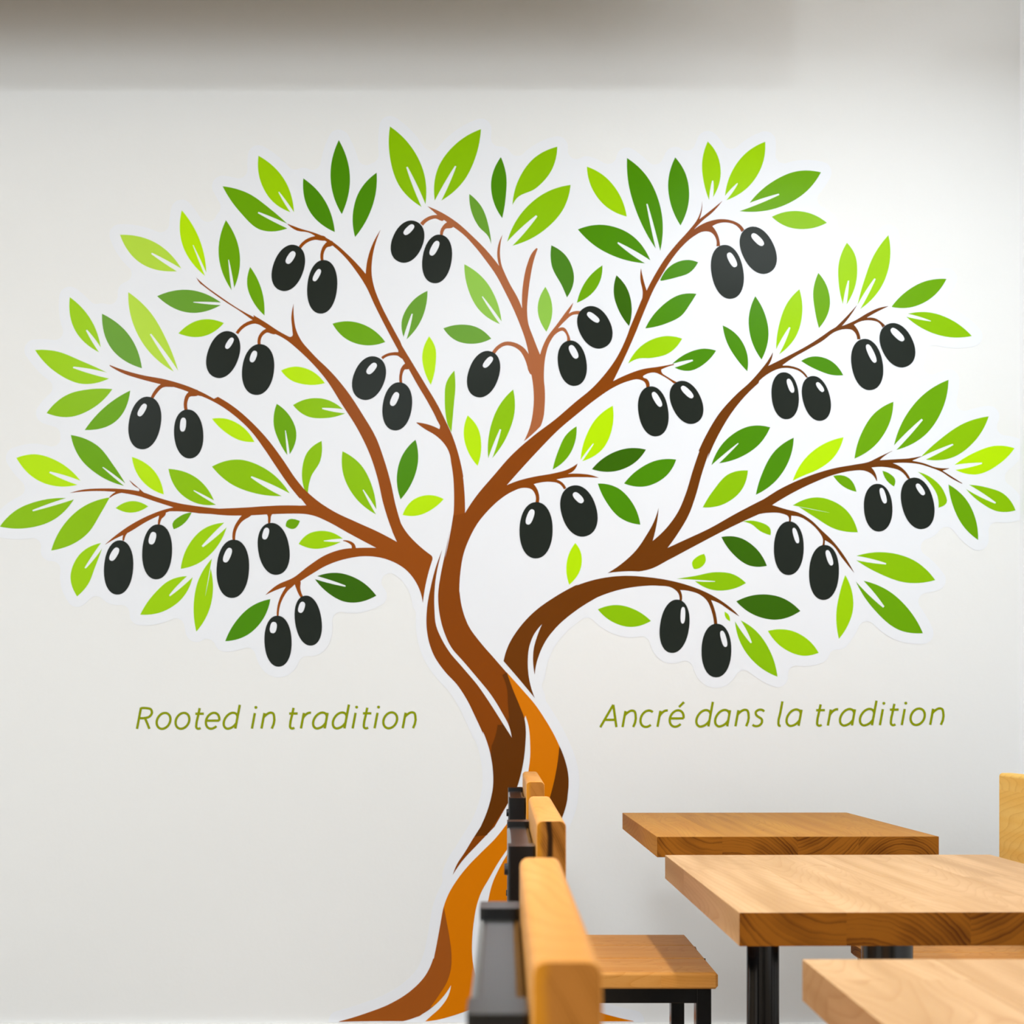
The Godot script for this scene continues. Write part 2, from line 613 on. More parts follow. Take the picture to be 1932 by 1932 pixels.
func stroke(called: String, tone: String, flat: Array) -> void:
	var pts: Array = []
	var wid: Array = []
	for i in range(0, flat.size(), 3):
		pts.append(Vector2(flat[i], flat[i + 1]))
		wid.append(flat[i + 2])
	var line := smooth(pts)
	var at := 0.0
	var total := 0.0
	for i in line.size() - 1:
		total += (line[i + 1] - line[i]).length()
	var marks: Array = [0.0]
	for i in pts.size() - 1:
		marks.append(marks[i] + (pts[i + 1] - pts[i]).length())
	var wide: Array = []
	for i in line.size():
		if i > 0:
			at += (line[i] - line[i - 1]).length()
		var u: float = at / total * marks[-1]
		var k := 0
		while k < marks.size() - 2 and u > marks[k + 1]:
			k += 1
		wide.append(lerpf(wid[k], wid[k + 1], clampf((u - marks[k]) / (marks[k + 1] - marks[k]), 0.0, 1.0)))
	wide[0] *= 0.8
	var poly := ribbon(line, wide, true)
	prints.append(poly)
	printed(called, tone, poly)

func oval(cx: float, cy: float, hl: float, hw: float, lean: float, power: float) -> PackedVector2Array:
	var out := PackedVector2Array()
	var turn := deg_to_rad(-lean)
	for i in 40:
		var a := TAU * i / 40.0
		var s := sin(a)
		var c := cos(a)
		var p := Vector2(signf(c) * pow(absf(c), power) * hw, signf(s) * pow(absf(s), power) * hl)
		out.append(Vector2(cx, cy) + p.rotated(turn))
	return out

func olive(cx: int, cy: int, hl: int, hw: int, lean: int, hx: int, hy: int, sl: int, sw: int, slean: int) -> void:
	var poly := oval(cx, cy, hl, hw, lean, 0.93)
	prints.append(poly)
	var o := printed("olive", "olive", poly, 1)
	printed("highlight", "vinyl", oval(hx, hy, sl, sw, slean, 0.8), 2, o)

func make_mural() -> void:
	mural = thing("tree_mural", "printed olive tree with black olives and twisting trunk on the white wall", "mural", Vector3(0, 0, WALL + 0.0003))
	draw_tree()
	# the white vinyl the tree is printed on, cut a hand's breadth outside the print
	var body: Array = []
	for poly in prints:
		for grown in Geometry2D.offset_polygon(poly, 58.0, Geometry2D.JOIN_ROUND):
			if Geometry2D.is_polygon_clockwise(grown):
				continue
			var rest: Array = []
			var acc: PackedVector2Array = grown
			for other in body:
				if Geometry2D.intersect_polygons(acc, other).is_empty():
					rest.append(other)
				else:
					acc = biggest(Geometry2D.merge_polygons(acc, other))
			rest.append(acc)
			body = rest
	for poly in body:
		for trimmed in Geometry2D.offset_polygon(poly, -26.0, Geometry2D.JOIN_ROUND):
			if Geometry2D.is_polygon_clockwise(trimmed):
				continue
			var clear := PackedVector2Array()
			for p in trimmed:
				var q := Vector2(p.x, maxf(p.y, BASE_H * 1000.0 + 1.0))
				if clear.is_empty() or (clear[-1] - q).length() > 0.6:
					clear.append(q)
			part("backing", sheet(clear, mats["vinyl"], 0.0, 0.4), mural)

func biggest(list: Array) -> PackedVector2Array:
	var best := PackedVector2Array()
	var most := -1.0
	for p in list:
		var lo := Vector2(INF, INF)
		var hi := Vector2(-INF, -INF)
		for q in p:
			lo = lo.min(q)
			hi = hi.max(q)
		var area := (hi.x - lo.x) * (hi.y - lo.y)
		if area > most and not Geometry2D.is_polygon_clockwise(p):
			most = area
			best = p
	return best

func draw_tree() -> void:
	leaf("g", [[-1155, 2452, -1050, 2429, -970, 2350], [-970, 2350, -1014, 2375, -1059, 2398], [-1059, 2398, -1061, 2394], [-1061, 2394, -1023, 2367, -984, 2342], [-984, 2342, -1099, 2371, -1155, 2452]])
	leaf("f", [[-969, 2526, -920, 2449, -895, 2338], [-895, 2338, -914, 2380, -934, 2421], [-934, 2421, -936, 2421], [-936, 2421, -918, 2374, -899, 2328], [-899, 2328, -970, 2433, -969, 2526]])
	leaf("c", [[-836, 2496, -794, 2390, -811, 2292], [-811, 2292, -818, 2335, -827, 2377], [-827, 2377, -829, 2377], [-829, 2377, -825, 2331, -819, 2285], [-819, 2285, -858, 2396, -836, 2496]])
	leaf("c", [[-763, 2355, -735, 2305, -720, 2209], [-720, 2209, -752, 2247, -772, 2301, -763, 2355]])
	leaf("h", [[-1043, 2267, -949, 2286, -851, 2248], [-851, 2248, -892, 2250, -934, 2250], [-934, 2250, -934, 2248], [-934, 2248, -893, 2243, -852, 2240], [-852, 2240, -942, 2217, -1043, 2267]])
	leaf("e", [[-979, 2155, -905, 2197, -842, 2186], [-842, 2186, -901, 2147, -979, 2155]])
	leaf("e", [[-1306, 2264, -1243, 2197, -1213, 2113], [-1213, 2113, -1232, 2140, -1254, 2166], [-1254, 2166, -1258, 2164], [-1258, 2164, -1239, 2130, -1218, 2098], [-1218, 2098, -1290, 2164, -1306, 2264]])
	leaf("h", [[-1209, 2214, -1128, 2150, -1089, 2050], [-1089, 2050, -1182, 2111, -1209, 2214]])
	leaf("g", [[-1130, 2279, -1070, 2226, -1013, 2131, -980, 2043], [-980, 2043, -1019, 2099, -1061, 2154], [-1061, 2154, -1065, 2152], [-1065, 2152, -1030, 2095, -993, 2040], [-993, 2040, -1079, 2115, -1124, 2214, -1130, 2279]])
	leaf("e", [[-1411, 2105, -1351, 2102, -1269, 2071, -1194, 2037], [-1194, 2037, -1244, 2048, -1295, 2055], [-1295, 2055, -1297, 2051], [-1297, 2051, -1243, 2033, -1188, 2019], [-1188, 2019, -1269, 2003, -1351, 2040, -1411, 2105]])
	leaf("d", [[-1376, 1915, -1310, 1972, -1252, 1986, -1178, 1987], [-1178, 1987, -1232, 1933, -1310, 1903, -1376, 1915]])
	leaf("c", [[-1261, 1864, -1196, 1937, -1124, 1983], [-1124, 1983, -1168, 1890, -1261, 1864]])
	leaf("f", [[-1467, 1780, -1413, 1791, -1343, 1770, -1274, 1711], [-1274, 1711, -1319, 1727, -1366, 1739], [-1366, 1739, -1368, 1735], [-1368, 1735, -1326, 1715, -1283, 1699], [-1283, 1699, -1339, 1694, -1389, 1706, -1467, 1780]])
	leaf("c", [[-1303, 1849, -1223, 1817, -1174, 1757, -1139, 1703], [-1139, 1703, -1172, 1729, -1206, 1753], [-1206, 1753, -1208, 1751], [-1208, 1751, -1176, 1723, -1143, 1696], [-1143, 1696, -1219, 1728, -1277, 1782, -1303, 1849]])
	leaf("f", [[-1119, 1783, -1052, 1741, -1023, 1670], [-1023, 1670, -1064, 1689, -1097, 1722, -1119, 1783]])
	leaf("d", [[-1009, 1747, -922, 1718, -872, 1652], [-872, 1652, -902, 1668, -932, 1683], [-932, 1683, -934, 1681], [-934, 1681, -900, 1659, -866, 1639], [-866, 1639, -926, 1644, -975, 1675, -1009, 1747]])
	leaf("d", [[-878, 1754, -801, 1775, -712, 1744, -644, 1673], [-644, 1673, -700, 1701, -759, 1725], [-759, 1725, -761, 1721], [-761, 1721, -716, 1691, -668, 1665], [-668, 1665, -746, 1673, -821, 1702, -878, 1754]])
	leaf("d", [[-1517, 1573, -1467, 1623, -1401, 1650, -1318, 1659], [-1318, 1659, -1369, 1642, -1419, 1623], [-1419, 1623, -1417, 1619], [-1417, 1619, -1355, 1636, -1294, 1655], [-1294, 1655, -1351, 1596, -1442, 1568, -1517, 1573]])
	leaf("d", [[-1362, 1501, -1335, 1563, -1269, 1631, -1186, 1661], [-1186, 1661, -1213, 1613, -1252, 1553, -1362, 1501]])
	leaf("e", [[-1168, 1629, -1118, 1650, -1070, 1634], [-1070, 1634, -1126, 1615, -1168, 1629]])
	leaf("c", [[-993, 1565, -997, 1582, -975, 1604, -939, 1616], [-939, 1616, -969, 1577, -993, 1565]])
	leaf("e", [[-1284, 1363, -1304, 1418, -1273, 1493, -1212, 1524], [-1212, 1524, -1238, 1487, -1262, 1449], [-1262, 1449, -1258, 1447], [-1258, 1447, -1232, 1476, -1209, 1507], [-1209, 1507, -1230, 1451, -1252, 1398, -1284, 1363]])
	leaf("e", [[-972, 1446, -951, 1513, -905, 1565, -841, 1585], [-841, 1585, -876, 1551, -909, 1515], [-909, 1515, -905, 1511], [-905, 1511, -868, 1540, -834, 1571], [-834, 1571, -872, 1501, -918, 1463, -972, 1446]])
	leaf("e", [[-1094, 1308, -1050, 1373, -1004, 1412, -953, 1424], [-953, 1424, -981, 1397, -1007, 1367], [-1007, 1367, -1005, 1363], [-1005, 1363, -969, 1391, -936, 1421], [-936, 1421, -967, 1358, -1029, 1316, -1094, 1308]])
	leaf("e", [[-925, 1257, -933, 1336, -918, 1414, -878, 1477], [-878, 1477, -889, 1419, -899, 1360], [-899, 1360, -899, 1360], [-899, 1360, -890, 1403, -882, 1447], [-882, 1447, -875, 1381, -889, 1315, -925, 1257]])
	leaf("b", [[-838, 1228, -808, 1285, -756, 1335, -702, 1355], [-702, 1355, -727, 1290, -771, 1247, -838, 1228]])
	leaf("c", [[-846, 2598, -774, 2579, -699, 2527, -651, 2485], [-651, 2485, -694, 2504, -738, 2521], [-738, 2521, -740, 2517], [-740, 2517, -696, 2493, -651, 2471], [-651, 2471, -732, 2467, -794, 2521, -846, 2598]])
	leaf("e", [[-738, 2690, -660, 2618, -631, 2520], [-631, 2520, -653, 2552, -676, 2582], [-676, 2582, -678, 2580], [-678, 2580, -661, 2549, -642, 2520], [-642, 2520, -695, 2552, -732, 2614, -738, 2690]])
	leaf("b", [[-603, 2622, -546, 2567, -508, 2460], [-508, 2460, -584, 2523, -603, 2622]])
	leaf("b", [[-496, 2737, -463, 2635, -487, 2514], [-487, 2514, -509, 2560, -521, 2631, -496, 2737]])
	leaf("b", [[-382, 2639, -435, 2581, -454, 2511, -447, 2445], [-447, 2445, -402, 2519, -385, 2577, -382, 2639]])
	leaf("d", [[-342, 2778, -285, 2726, -239, 2635, -235, 2544], [-235, 2544, -260, 2601, -289, 2657], [-289, 2657, -293, 2655], [-293, 2655, -272, 2595, -247, 2536], [-247, 2536, -307, 2589, -344, 2701, -342, 2778]])
	leaf("d", [[-68, 2770, -136, 2732, -198, 2651, -207, 2555], [-207, 2555, -178, 2608, -146, 2660], [-146, 2660, -142, 2658], [-142, 2658, -163, 2606, -187, 2555], [-187, 2555, -123, 2610, -82, 2693, -68, 2770]])
	leaf("c", [[-515, 2184, -460, 2191, -404, 2173, -356, 2129], [-356, 2129, -414, 2119, -472, 2137, -515, 2184]])
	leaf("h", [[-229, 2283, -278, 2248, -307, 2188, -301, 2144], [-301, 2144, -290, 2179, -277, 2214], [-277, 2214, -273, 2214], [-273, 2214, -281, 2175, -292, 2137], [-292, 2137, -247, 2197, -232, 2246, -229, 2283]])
	leaf("f", [[-224, 2146, -206, 2114, -204, 2067, -219, 2000], [-219, 2000, -239, 2045, -245, 2084, -224, 2146]])
	leaf("f", [[-670, 2043, -627, 2055, -578, 2042, -538, 2005], [-538, 2005, -598, 2001, -642, 2015, -670, 2043]])
	leaf("f", [[-878, 1898, -836, 1898, -793, 1879, -750, 1828], [-750, 1828, -791, 1832, -836, 1856, -878, 1898]])
	leaf("c", [[-683, 1943, -645, 1908, -624, 1856, -644, 1791], [-644, 1791, -649, 1827, -656, 1863], [-656, 1863, -658, 1863], [-658, 1863, -655, 1825, -651, 1788], [-651, 1788, -674, 1826, -692, 1880, -683, 1943]])
	leaf("d", [[-634, 1939, -593, 1957, -538, 1957, -484, 1927], [-484, 1927, -515, 1930, -546, 1931], [-546, 1931, -546, 1927], [-546, 1927, -512, 1919, -477, 1914], [-477, 1914, -533, 1900, -593, 1906, -634, 1939]])
	leaf("d", [[-548, 1831, -588, 1801, -607, 1737, -597, 1677], [-589, 1673, -580, 1722, -552, 1771, -548, 1831]])
	leaf("d", [[-485, 1800, -434, 1764, -392, 1682, -383, 1625], [-383, 1625, -402, 1656, -422, 1685], [-422, 1685, -424, 1683], [-424, 1683, -405, 1646, -384, 1610], [-384, 1610, -446, 1660, -484, 1737, -485, 1800]])
	leaf("b", [[-265, 1835, -304, 1789, -321, 1727, -310, 1655], [-310, 1655, -273, 1712, -257, 1776, -265, 1835]])
	leaf("f", [[-304, 1608, -270, 1655, -226, 1668, -180, 1656], [-180, 1656, -211, 1628, -256, 1607, -304, 1608]])
	leaf("e", [[-617, 1521, -588, 1551, -538, 1560, -484, 1537], [-484, 1537, -513, 1535, -541, 1531], [-541, 1531, -541, 1529], [-541, 1529, -515, 1527, -490, 1527], [-490, 1527, -528, 1512, -568, 1506, -617, 1521]])
	leaf("c", [[-656, 1574, -652, 1590, -613, 1590], [-613, 1590, -632, 1566, -656, 1574]])
	leaf("a", [[-383, 1365, -434, 1412, -503, 1434, -561, 1424], [-561, 1424, -518, 1411, -476, 1396], [-476, 1396, -476, 1392], [-476, 1392, -522, 1402, -568, 1415], [-568, 1415, -533, 1377, -479, 1347, -383, 1365]])
	leaf("d", [[-148, 2043, -145, 2000, -150, 1936, -157, 1857], [-169, 1882, -177, 1955, -172, 2007, -148, 2043]])
	leaf("b", [[-8, 2686, 8, 2631, 7, 2569, -4, 2502], [-4, 2502, -30, 2552, -37, 2614, -8, 2686]])
	leaf("d", [[162, 2717, 96, 2686, 42, 2610, 27, 2542], [27, 2542, 40, 2562, 96, 2591, 145, 2647, 162, 2717]])
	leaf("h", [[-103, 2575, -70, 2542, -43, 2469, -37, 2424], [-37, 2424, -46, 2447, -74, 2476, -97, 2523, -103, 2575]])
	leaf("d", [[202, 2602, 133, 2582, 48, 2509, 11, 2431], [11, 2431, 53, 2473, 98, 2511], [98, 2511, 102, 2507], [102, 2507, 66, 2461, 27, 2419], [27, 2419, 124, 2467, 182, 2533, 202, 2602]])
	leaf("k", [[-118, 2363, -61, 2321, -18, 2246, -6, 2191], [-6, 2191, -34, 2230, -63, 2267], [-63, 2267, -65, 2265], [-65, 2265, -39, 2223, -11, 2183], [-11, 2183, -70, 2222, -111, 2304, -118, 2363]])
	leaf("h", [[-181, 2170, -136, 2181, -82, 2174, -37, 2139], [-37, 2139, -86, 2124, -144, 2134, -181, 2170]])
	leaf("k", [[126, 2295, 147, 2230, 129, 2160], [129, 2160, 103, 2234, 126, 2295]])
	leaf("h2", [[144, 2420, 186, 2391, 212, 2317, 191, 2263], [191, 2263, 178, 2294, 145, 2360, 144, 2420]])
	leaf("c", [[298, 2360, 261, 2329, 221, 2247], [221, 2247, 284, 2298, 298, 2360]])
	leaf("a", [[340, 2330, 370, 2294, 386, 2234, 378, 2177], [378, 2177, 348, 2222, 332, 2275, 340, 2330]])
	leaf("e", [[251, 2657, 298, 2633, 348, 2575, 371, 2507], [371, 2507, 310, 2536, 265, 2595, 251, 2657]])
	leaf("b", [[224, 2468, 294, 2482, 381, 2454, 442, 2375], [442, 2375, 395, 2404, 345, 2430], [345, 2430, 343, 2426], [343, 2426, 383, 2394, 426, 2366], [426, 2366, 348, 2382, 278, 2417, 224, 2468]])
	leaf("b", [[372, 2683, 427, 2634, 472, 2537, 472, 2404], [472, 2404, 454, 2475, 434, 2545], [434, 2545, 430, 2545], [430, 2545, 443, 2478, 458, 2411], [458, 2411, 404, 2512, 374, 2623, 372, 2683]])
	leaf("b", [[517, 2685, 548, 2636, 559, 2570, 533, 2480], [533, 2480, 503, 2547, 496, 2611, 517, 2685]])
	leaf("e", [[615, 2733, 641, 2698, 654, 2636, 631, 2565], [631, 2565, 633, 2590, 632, 2615], [632, 2615, 628, 2615], [628, 2615, 622, 2586, 619, 2557], [619, 2557, 603, 2611, 598, 2669, 615, 2733]])
	leaf("e", [[788, 2732, 730, 2698, 683, 2632, 667, 2569], [667, 2569, 684, 2589, 704, 2608], [704, 2608, 706, 2606], [706, 2606, 690, 2580, 671, 2556], [671, 2556, 736, 2595, 780, 2665, 788, 2732]])
	leaf("c", [[956, 2640, 889, 2644, 803, 2607, 741, 2548], [741, 2548, 784, 2563, 829, 2576], [829, 2576, 831, 2572], [831, 2572, 772, 2546, 711, 2523], [711, 2523, 836, 2537, 918, 2588, 956, 2640]])
	leaf("d", [[808, 2506, 856, 2522, 918, 2518, 974, 2488], [974, 2488, 918, 2470, 852, 2477, 808, 2506]])
	leaf("b", [[586, 2369, 559, 2376, 513, 2365, 472, 2316], [474, 2313, 522, 2324, 559, 2337, 586, 2369]])
	leaf("b", [[581, 2274, 538, 2273, 468, 2229, 427, 2170], [427, 2170, 493, 2186, 534, 2207, 563, 2245, 581, 2274]])
	leaf("e", [[538, 2139, 493, 2147, 427, 2126, 375, 2064], [375, 2064, 402, 2078, 447, 2081, 497, 2095, 538, 2139]])
	leaf("b", [[640, 2103, 605, 2109, 557, 2097, 508, 2063], [508, 2063, 538, 2071, 569, 2076], [569, 2076, 571, 2072], [571, 2072, 543, 2061, 515, 2052], [515, 2052, 557, 2042, 614, 2071, 640, 2103]])
	leaf("b", [[660, 2179, 706, 2147, 734, 2091, 734, 2041], [734, 2041, 703, 2077, 672, 2130, 660, 2179]])
	leaf("b", [[758, 2267, 784, 2221, 798, 2157, 777, 2076], [777, 2076, 749, 2128, 739, 2206, 758, 2267]])
	leaf("e", [[891, 2288, 858, 2252, 829, 2177, 821, 2107], [821, 2107, 839, 2141, 860, 2174], [860, 2174, 864, 2172], [864, 2172, 849, 2131, 830, 2092], [830, 2092, 877, 2140, 900, 2231, 891, 2288]])
	leaf("c", [[948, 2337, 972, 2301, 983, 2243, 950, 2171], [950, 2171, 938, 2223, 933, 2285, 948, 2337]])
	leaf("e", [[1034, 2428, 1057, 2395, 1065, 2335, 1033, 2242], [1033, 2242, 1038, 2278, 1041, 2314], [1041, 2314, 1037, 2314], [1037, 2314, 1028, 2279, 1022, 2243], [1022, 2243, 1009, 2310, 1010, 2368, 1034, 2428]])
	leaf("e", [[1159, 2451, 1119, 2397, 1086, 2314, 1066, 2241], [1066, 2241, 1090, 2282, 1117, 2321], [1117, 2321, 1121, 2319], [1121, 2319, 1099, 2273, 1074, 2228], [1074, 2228, 1137, 2294, 1165, 2393, 1159, 2451]])
	leaf("c", [[1334, 2319, 1274, 2313, 1203, 2273, 1169, 2236], [1171, 2234, 1224, 2233, 1290, 2263, 1334, 2319]])
	leaf("d", [[1410, 2147, 1348, 2196, 1274, 2219, 1218, 2214], [1218, 2214, 1253, 2205, 1287, 2193], [1287, 2193, 1287, 2191], [1287, 2191, 1250, 2197, 1213, 2205], [1213, 2205, 1265, 2168, 1348, 2143, 1410, 2147]])
	leaf("b", [[896, 2072, 929, 2085, 977, 2077, 1023, 2029], [1023, 2029, 994, 2029, 947, 2044, 896, 2072]])
	leaf("c", [[1340, 2015, 1276, 1980, 1207, 1899, 1176, 1818], [1176, 1818, 1216, 1859, 1259, 1898], [1259, 1898, 1263, 1894], [1263, 1894, 1224, 1848, 1183, 1804], [1183, 1804, 1265, 1845, 1329, 1947, 1340, 2015]])
	leaf("c", [[1174, 1949, 1121, 1918, 1077, 1852, 1057, 1778], [1057, 1778, 1117, 1816, 1165, 1893, 1174, 1949]])
	leaf("d", [[1461, 1905, 1393, 1887, 1311, 1833, 1257, 1783], [1257, 1783, 1304, 1804, 1353, 1823], [1353, 1823, 1355, 1819], [1355, 1819, 1314, 1796, 1272, 1775], [1272, 1775, 1348, 1780, 1426, 1839, 1461, 1905]])
	leaf("f", [[1539, 1809, 1488, 1817, 1414, 1794, 1358, 1759], [1358, 1759, 1399, 1764, 1441, 1766], [1441, 1766, 1441, 1762], [1441, 1762, 1401, 1751, 1361, 1744], [1361, 1744, 1422, 1730, 1497, 1765, 1539, 1809]])
	leaf("f", [[1024, 1842, 964, 1822, 910, 1780, 871, 1711], [871, 1711, 902, 1726, 943, 1743, 993, 1780, 1024, 1842]])
	leaf("b", [[874, 1841, 821, 1805, 776, 1726, 760, 1669], [760, 1669, 821, 1712, 861, 1776, 874, 1841]])
	leaf("b", [[803, 1872, 745, 1876, 673, 1837, 626, 1758], [626, 1758, 665, 1792, 706, 1825], [706, 1825, 708, 1823], [708, 1823, 679, 1793, 649, 1764], [649, 1764, 715, 1783, 771, 1822, 803, 1872]])
	leaf("d", [[1067, 1556, 1030, 1625, 947, 1661, 871, 1637], [871, 1637, 929, 1626, 987, 1614], [987, 1614, 987, 1614], [987, 1614, 938, 1623, 889, 1633], [889, 1633, 935, 1603, 1001, 1565, 1067, 1556]])
	leaf("c", [[1063, 1678, 1034, 1723, 993, 1726], [995, 1723, 1028, 1691, 1063, 1678]])
	leaf("c", [[1176, 1694, 1179, 1716, 1162, 1733, 1141, 1741], [1141, 1741, 1154, 1712, 1176, 1694]])
	leaf("d", [[1310, 1630, 1334, 1644, 1325, 1681, 1290, 1719, 1248, 1738], [1248, 1738, 1282, 1706, 1307, 1664, 1310, 1630]])
	leaf("c", [[1429, 1533, 1422, 1594, 1389, 1660, 1340, 1700], [1340, 1700, 1352, 1640, 1389, 1569, 1429, 1533]])
	leaf("d", [[1542, 1622, 1507, 1671, 1455, 1691, 1402, 1699], [1402, 1699, 1443, 1674, 1483, 1646], [1483, 1646, 1481, 1642], [1481, 1642, 1436, 1662, 1393, 1686], [1393, 1686, 1439, 1644, 1488, 1619, 1542, 1622]])
	leaf("d", [[1300, 1412, 1245, 1466, 1141, 1496, 1063, 1485], [1063, 1485, 1108, 1476, 1152, 1463], [1152, 1463, 1152, 1459], [1152, 1459, 1107, 1464, 1062, 1472], [1062, 1472, 1129, 1433, 1216, 1404, 1300, 1412]])
	leaf("c", [[1263, 1252, 1224, 1319, 1154, 1383, 1084, 1410], [1084, 1410, 1117, 1373, 1147, 1333], [1147, 1333, 1143, 1329], [1143, 1329, 1100, 1367, 1061, 1408], [1061, 1408, 1112, 1328, 1199, 1259, 1263, 1252]])
	leaf("e", [[1010, 1235, 1036, 1274, 1052, 1321, 1048, 1383, 1029, 1427], [1029, 1427, 1013, 1375, 1002, 1309, 1010, 1235]])
	leaf("a", [[894, 1319, 838, 1359, 763, 1368, 701, 1348], [701, 1348, 751, 1309, 825, 1293, 894, 1319]])
	leaf("e", [[949, 1193, 914, 1235, 869, 1259, 796, 1259], [796, 1259, 844, 1206, 906, 1184, 949, 1193]])
	leaf("d", [[825, 1121, 805, 1193, 755, 1264, 714, 1291], [714, 1291, 733, 1259, 748, 1224], [748, 1224, 744, 1222], [744, 1222, 719, 1254, 697, 1288], [697, 1288, 716, 1218, 772, 1150, 825, 1121]])
	leaf("f", [[329, 1937, 283, 1903, 246, 1839, 232, 1774], [232, 1774, 250, 1799, 270, 1824], [270, 1824, 272, 1822], [272, 1822, 255, 1796, 237, 1770], [237, 1770, 296, 1804, 329, 1880, 329, 1937]])
	leaf("c", [[220, 1875, 190, 1851, 165, 1802, 148, 1745], [148, 1745, 194, 1783, 217, 1835, 220, 1875]])
	leaf("a", [[429, 1805, 376, 1809, 318, 1790, 266, 1746], [266, 1746, 331, 1739, 397, 1767, 429, 1805]])
	leaf("b", [[520, 1775, 463, 1773, 413, 1750, 363, 1703], [363, 1703, 426, 1694, 496, 1732, 520, 1775]])
	leaf("b", [[412, 1579, 389, 1643, 343, 1690, 284, 1703], [284, 1703, 306, 1653, 355, 1597, 412, 1579]])
	leaf("f", [[216, 1524, 232, 1498, 235, 1459, 198, 1398], [198, 1398, 189, 1442, 196, 1488, 216, 1524]])
	leaf("a", [[793, 1455, 759, 1509, 710, 1540, 656, 1542], [656, 1542, 689, 1493, 743, 1455, 793, 1455]])
	leaf("d", [[804, 1547, 804, 1565, 763, 1589, 722, 1589], [724, 1588, 747, 1580, 772, 1560, 804, 1547]])
	leaf("e", [[604, 1491, 609, 1470, 594, 1450, 578, 1445], [573, 1446, 568, 1466, 584, 1483, 604, 1491]])
	leaf("d", [[730, 1403, 693, 1429, 639, 1436, 578, 1425, 522, 1416], [522, 1416, 580, 1413, 637, 1409], [637, 1409, 637, 1407], [637, 1407, 606, 1407, 576, 1409], [576, 1409, 627, 1383, 689, 1385, 730, 1403]])
	leaf("d", [[444, 1289, 400, 1321, 342, 1337, 284, 1324], [284, 1324, 325, 1288, 379, 1271, 444, 1289]])
	leaf("e", [[682, 1288, 678, 1307, 666, 1317], [666, 1317, 669, 1299, 682, 1288]])
	leaf("d", [[736, 1742, 681, 1733, 631, 1681, 600, 1631], [600, 1631, 656, 1638, 718, 1685, 736, 1742]])
	leaf("f", [[-108, 1908, -78, 1872, -67, 1814, -78, 1756], [-78, 1756, -109, 1804, -120, 1851, -108, 1908]])
	leaf("d", [[29, 1986, -10, 1942, -42, 1860, -46, 1779], [-46, 1779, -30, 1823, -11, 1867], [-11, 1867, -7, 1865], [-7, 1865, -19, 1822, -34, 1779], [-34, 1779, 10, 1845, 34, 1926, 29, 1986]])
	olive(-844, 2091, 73, 47, 20, -825, 2125, 19, 8, 32)
	olive(-739, 2046, 77, 48, 7, -753, 2085, 18, 9, 20)
	olive(-1080, 1885, 80, 48, 10, -1088, 1924, 21, 9, 30)
	olive(-948, 1852, 74, 44, -4, -965, 1880, 21, 9, 5)
	olive(-1159, 1450, 82, 44, 4, -1172, 1490, 22, 10, 30)
	olive(-1043, 1497, 83, 45, 3, -1057, 1538, 19, 10, 15)
	olive(-815, 1446, 88, 49, 3, -831, 1487, 23, 10, 22)
	olive(-692, 1506, 79, 47, -9, -716, 1552, 18, 9, 15)
	olive(-588, 1290, 76, 40, -8, -608, 1330, 17, 9, 17)
	olive(-679, 1228, 77, 41, -2, -693, 1269, 17, 10, 10)
	olive(-648, 2352, 72, 46, 20, -641, 2383, 21, 10, 32)
	olive(-546, 2295, 81, 45, 5, -562, 2330, 20, 8, 28)
	olive(-289, 2431, 66, 46, 24, -285, 2467, 20, 9, 45)
	olive(-200, 2379, 74, 44, 9, -208, 2411, 24, 10, 27)
	olive(-60, 2032, 72, 46, 19, -47, 2068, 20, 9, 40)
	olive(207, 2065, 69, 43, -9, 211, 2099, 22, 10, -28)
	olive(275, 2173, 67, 48, -27, 270, 2203, 22, 9, -52)
	olive(674, 2340, 82, 48, -10, 688, 2376, 24, 10, -28)
	olive(767, 2405, 75, 49, -26, 765, 2437, 24, 10, -45)
	olive(451, 1920, 76, 45, -9, 462, 1956, 25, 9, -30)
	olive(551, 1947, 68, 45, -25, 553, 1978, 24, 9, -45)
	olive(98, 1562, 85, 50, 1, 80, 1602, 24, 10, 20)
	olive(227, 1620, 79, 53, -17, 225, 1660, 20, 10, -44)
	olive(848, 1967, 71, 41, -5, 864, 1997, 22, 8, -20)
	olive(942, 1959, 69, 41, -15, 953, 1993, 17, 7, -36)
	olive(1095, 2061, 78, 47, -10, 1107, 2094, 30, 9, -25)
	olive(1186, 2119, 70, 48, -26, 1186, 2151, 26, 10, -46)
	olive(1128, 1630, 72, 43, -3, 1143, 1666, 24, 8, -16)
	olive(1247, 1643, 79, 48, -14, 1255, 1685, 20, 8, -34)
	olive(859, 1508, 81, 45, 1, 880, 1546, 24, 7, -16)
	olive(965, 1435, 83, 45, 2, 981, 1479, 24, 8, -18)
	olive(515, 1273, 81, 44, 8, 540, 1306, 25, 7, 2)
	olive(641, 1200, 81, 45, 1, 663, 1235, 25, 8, -15)
	olive(-405, 2020, 68, 47, 22, -397, 2049, 20, 10, 40)
	olive(-320, 1935, 73, 44, 8, -328, 1957, 22, 10, 24)
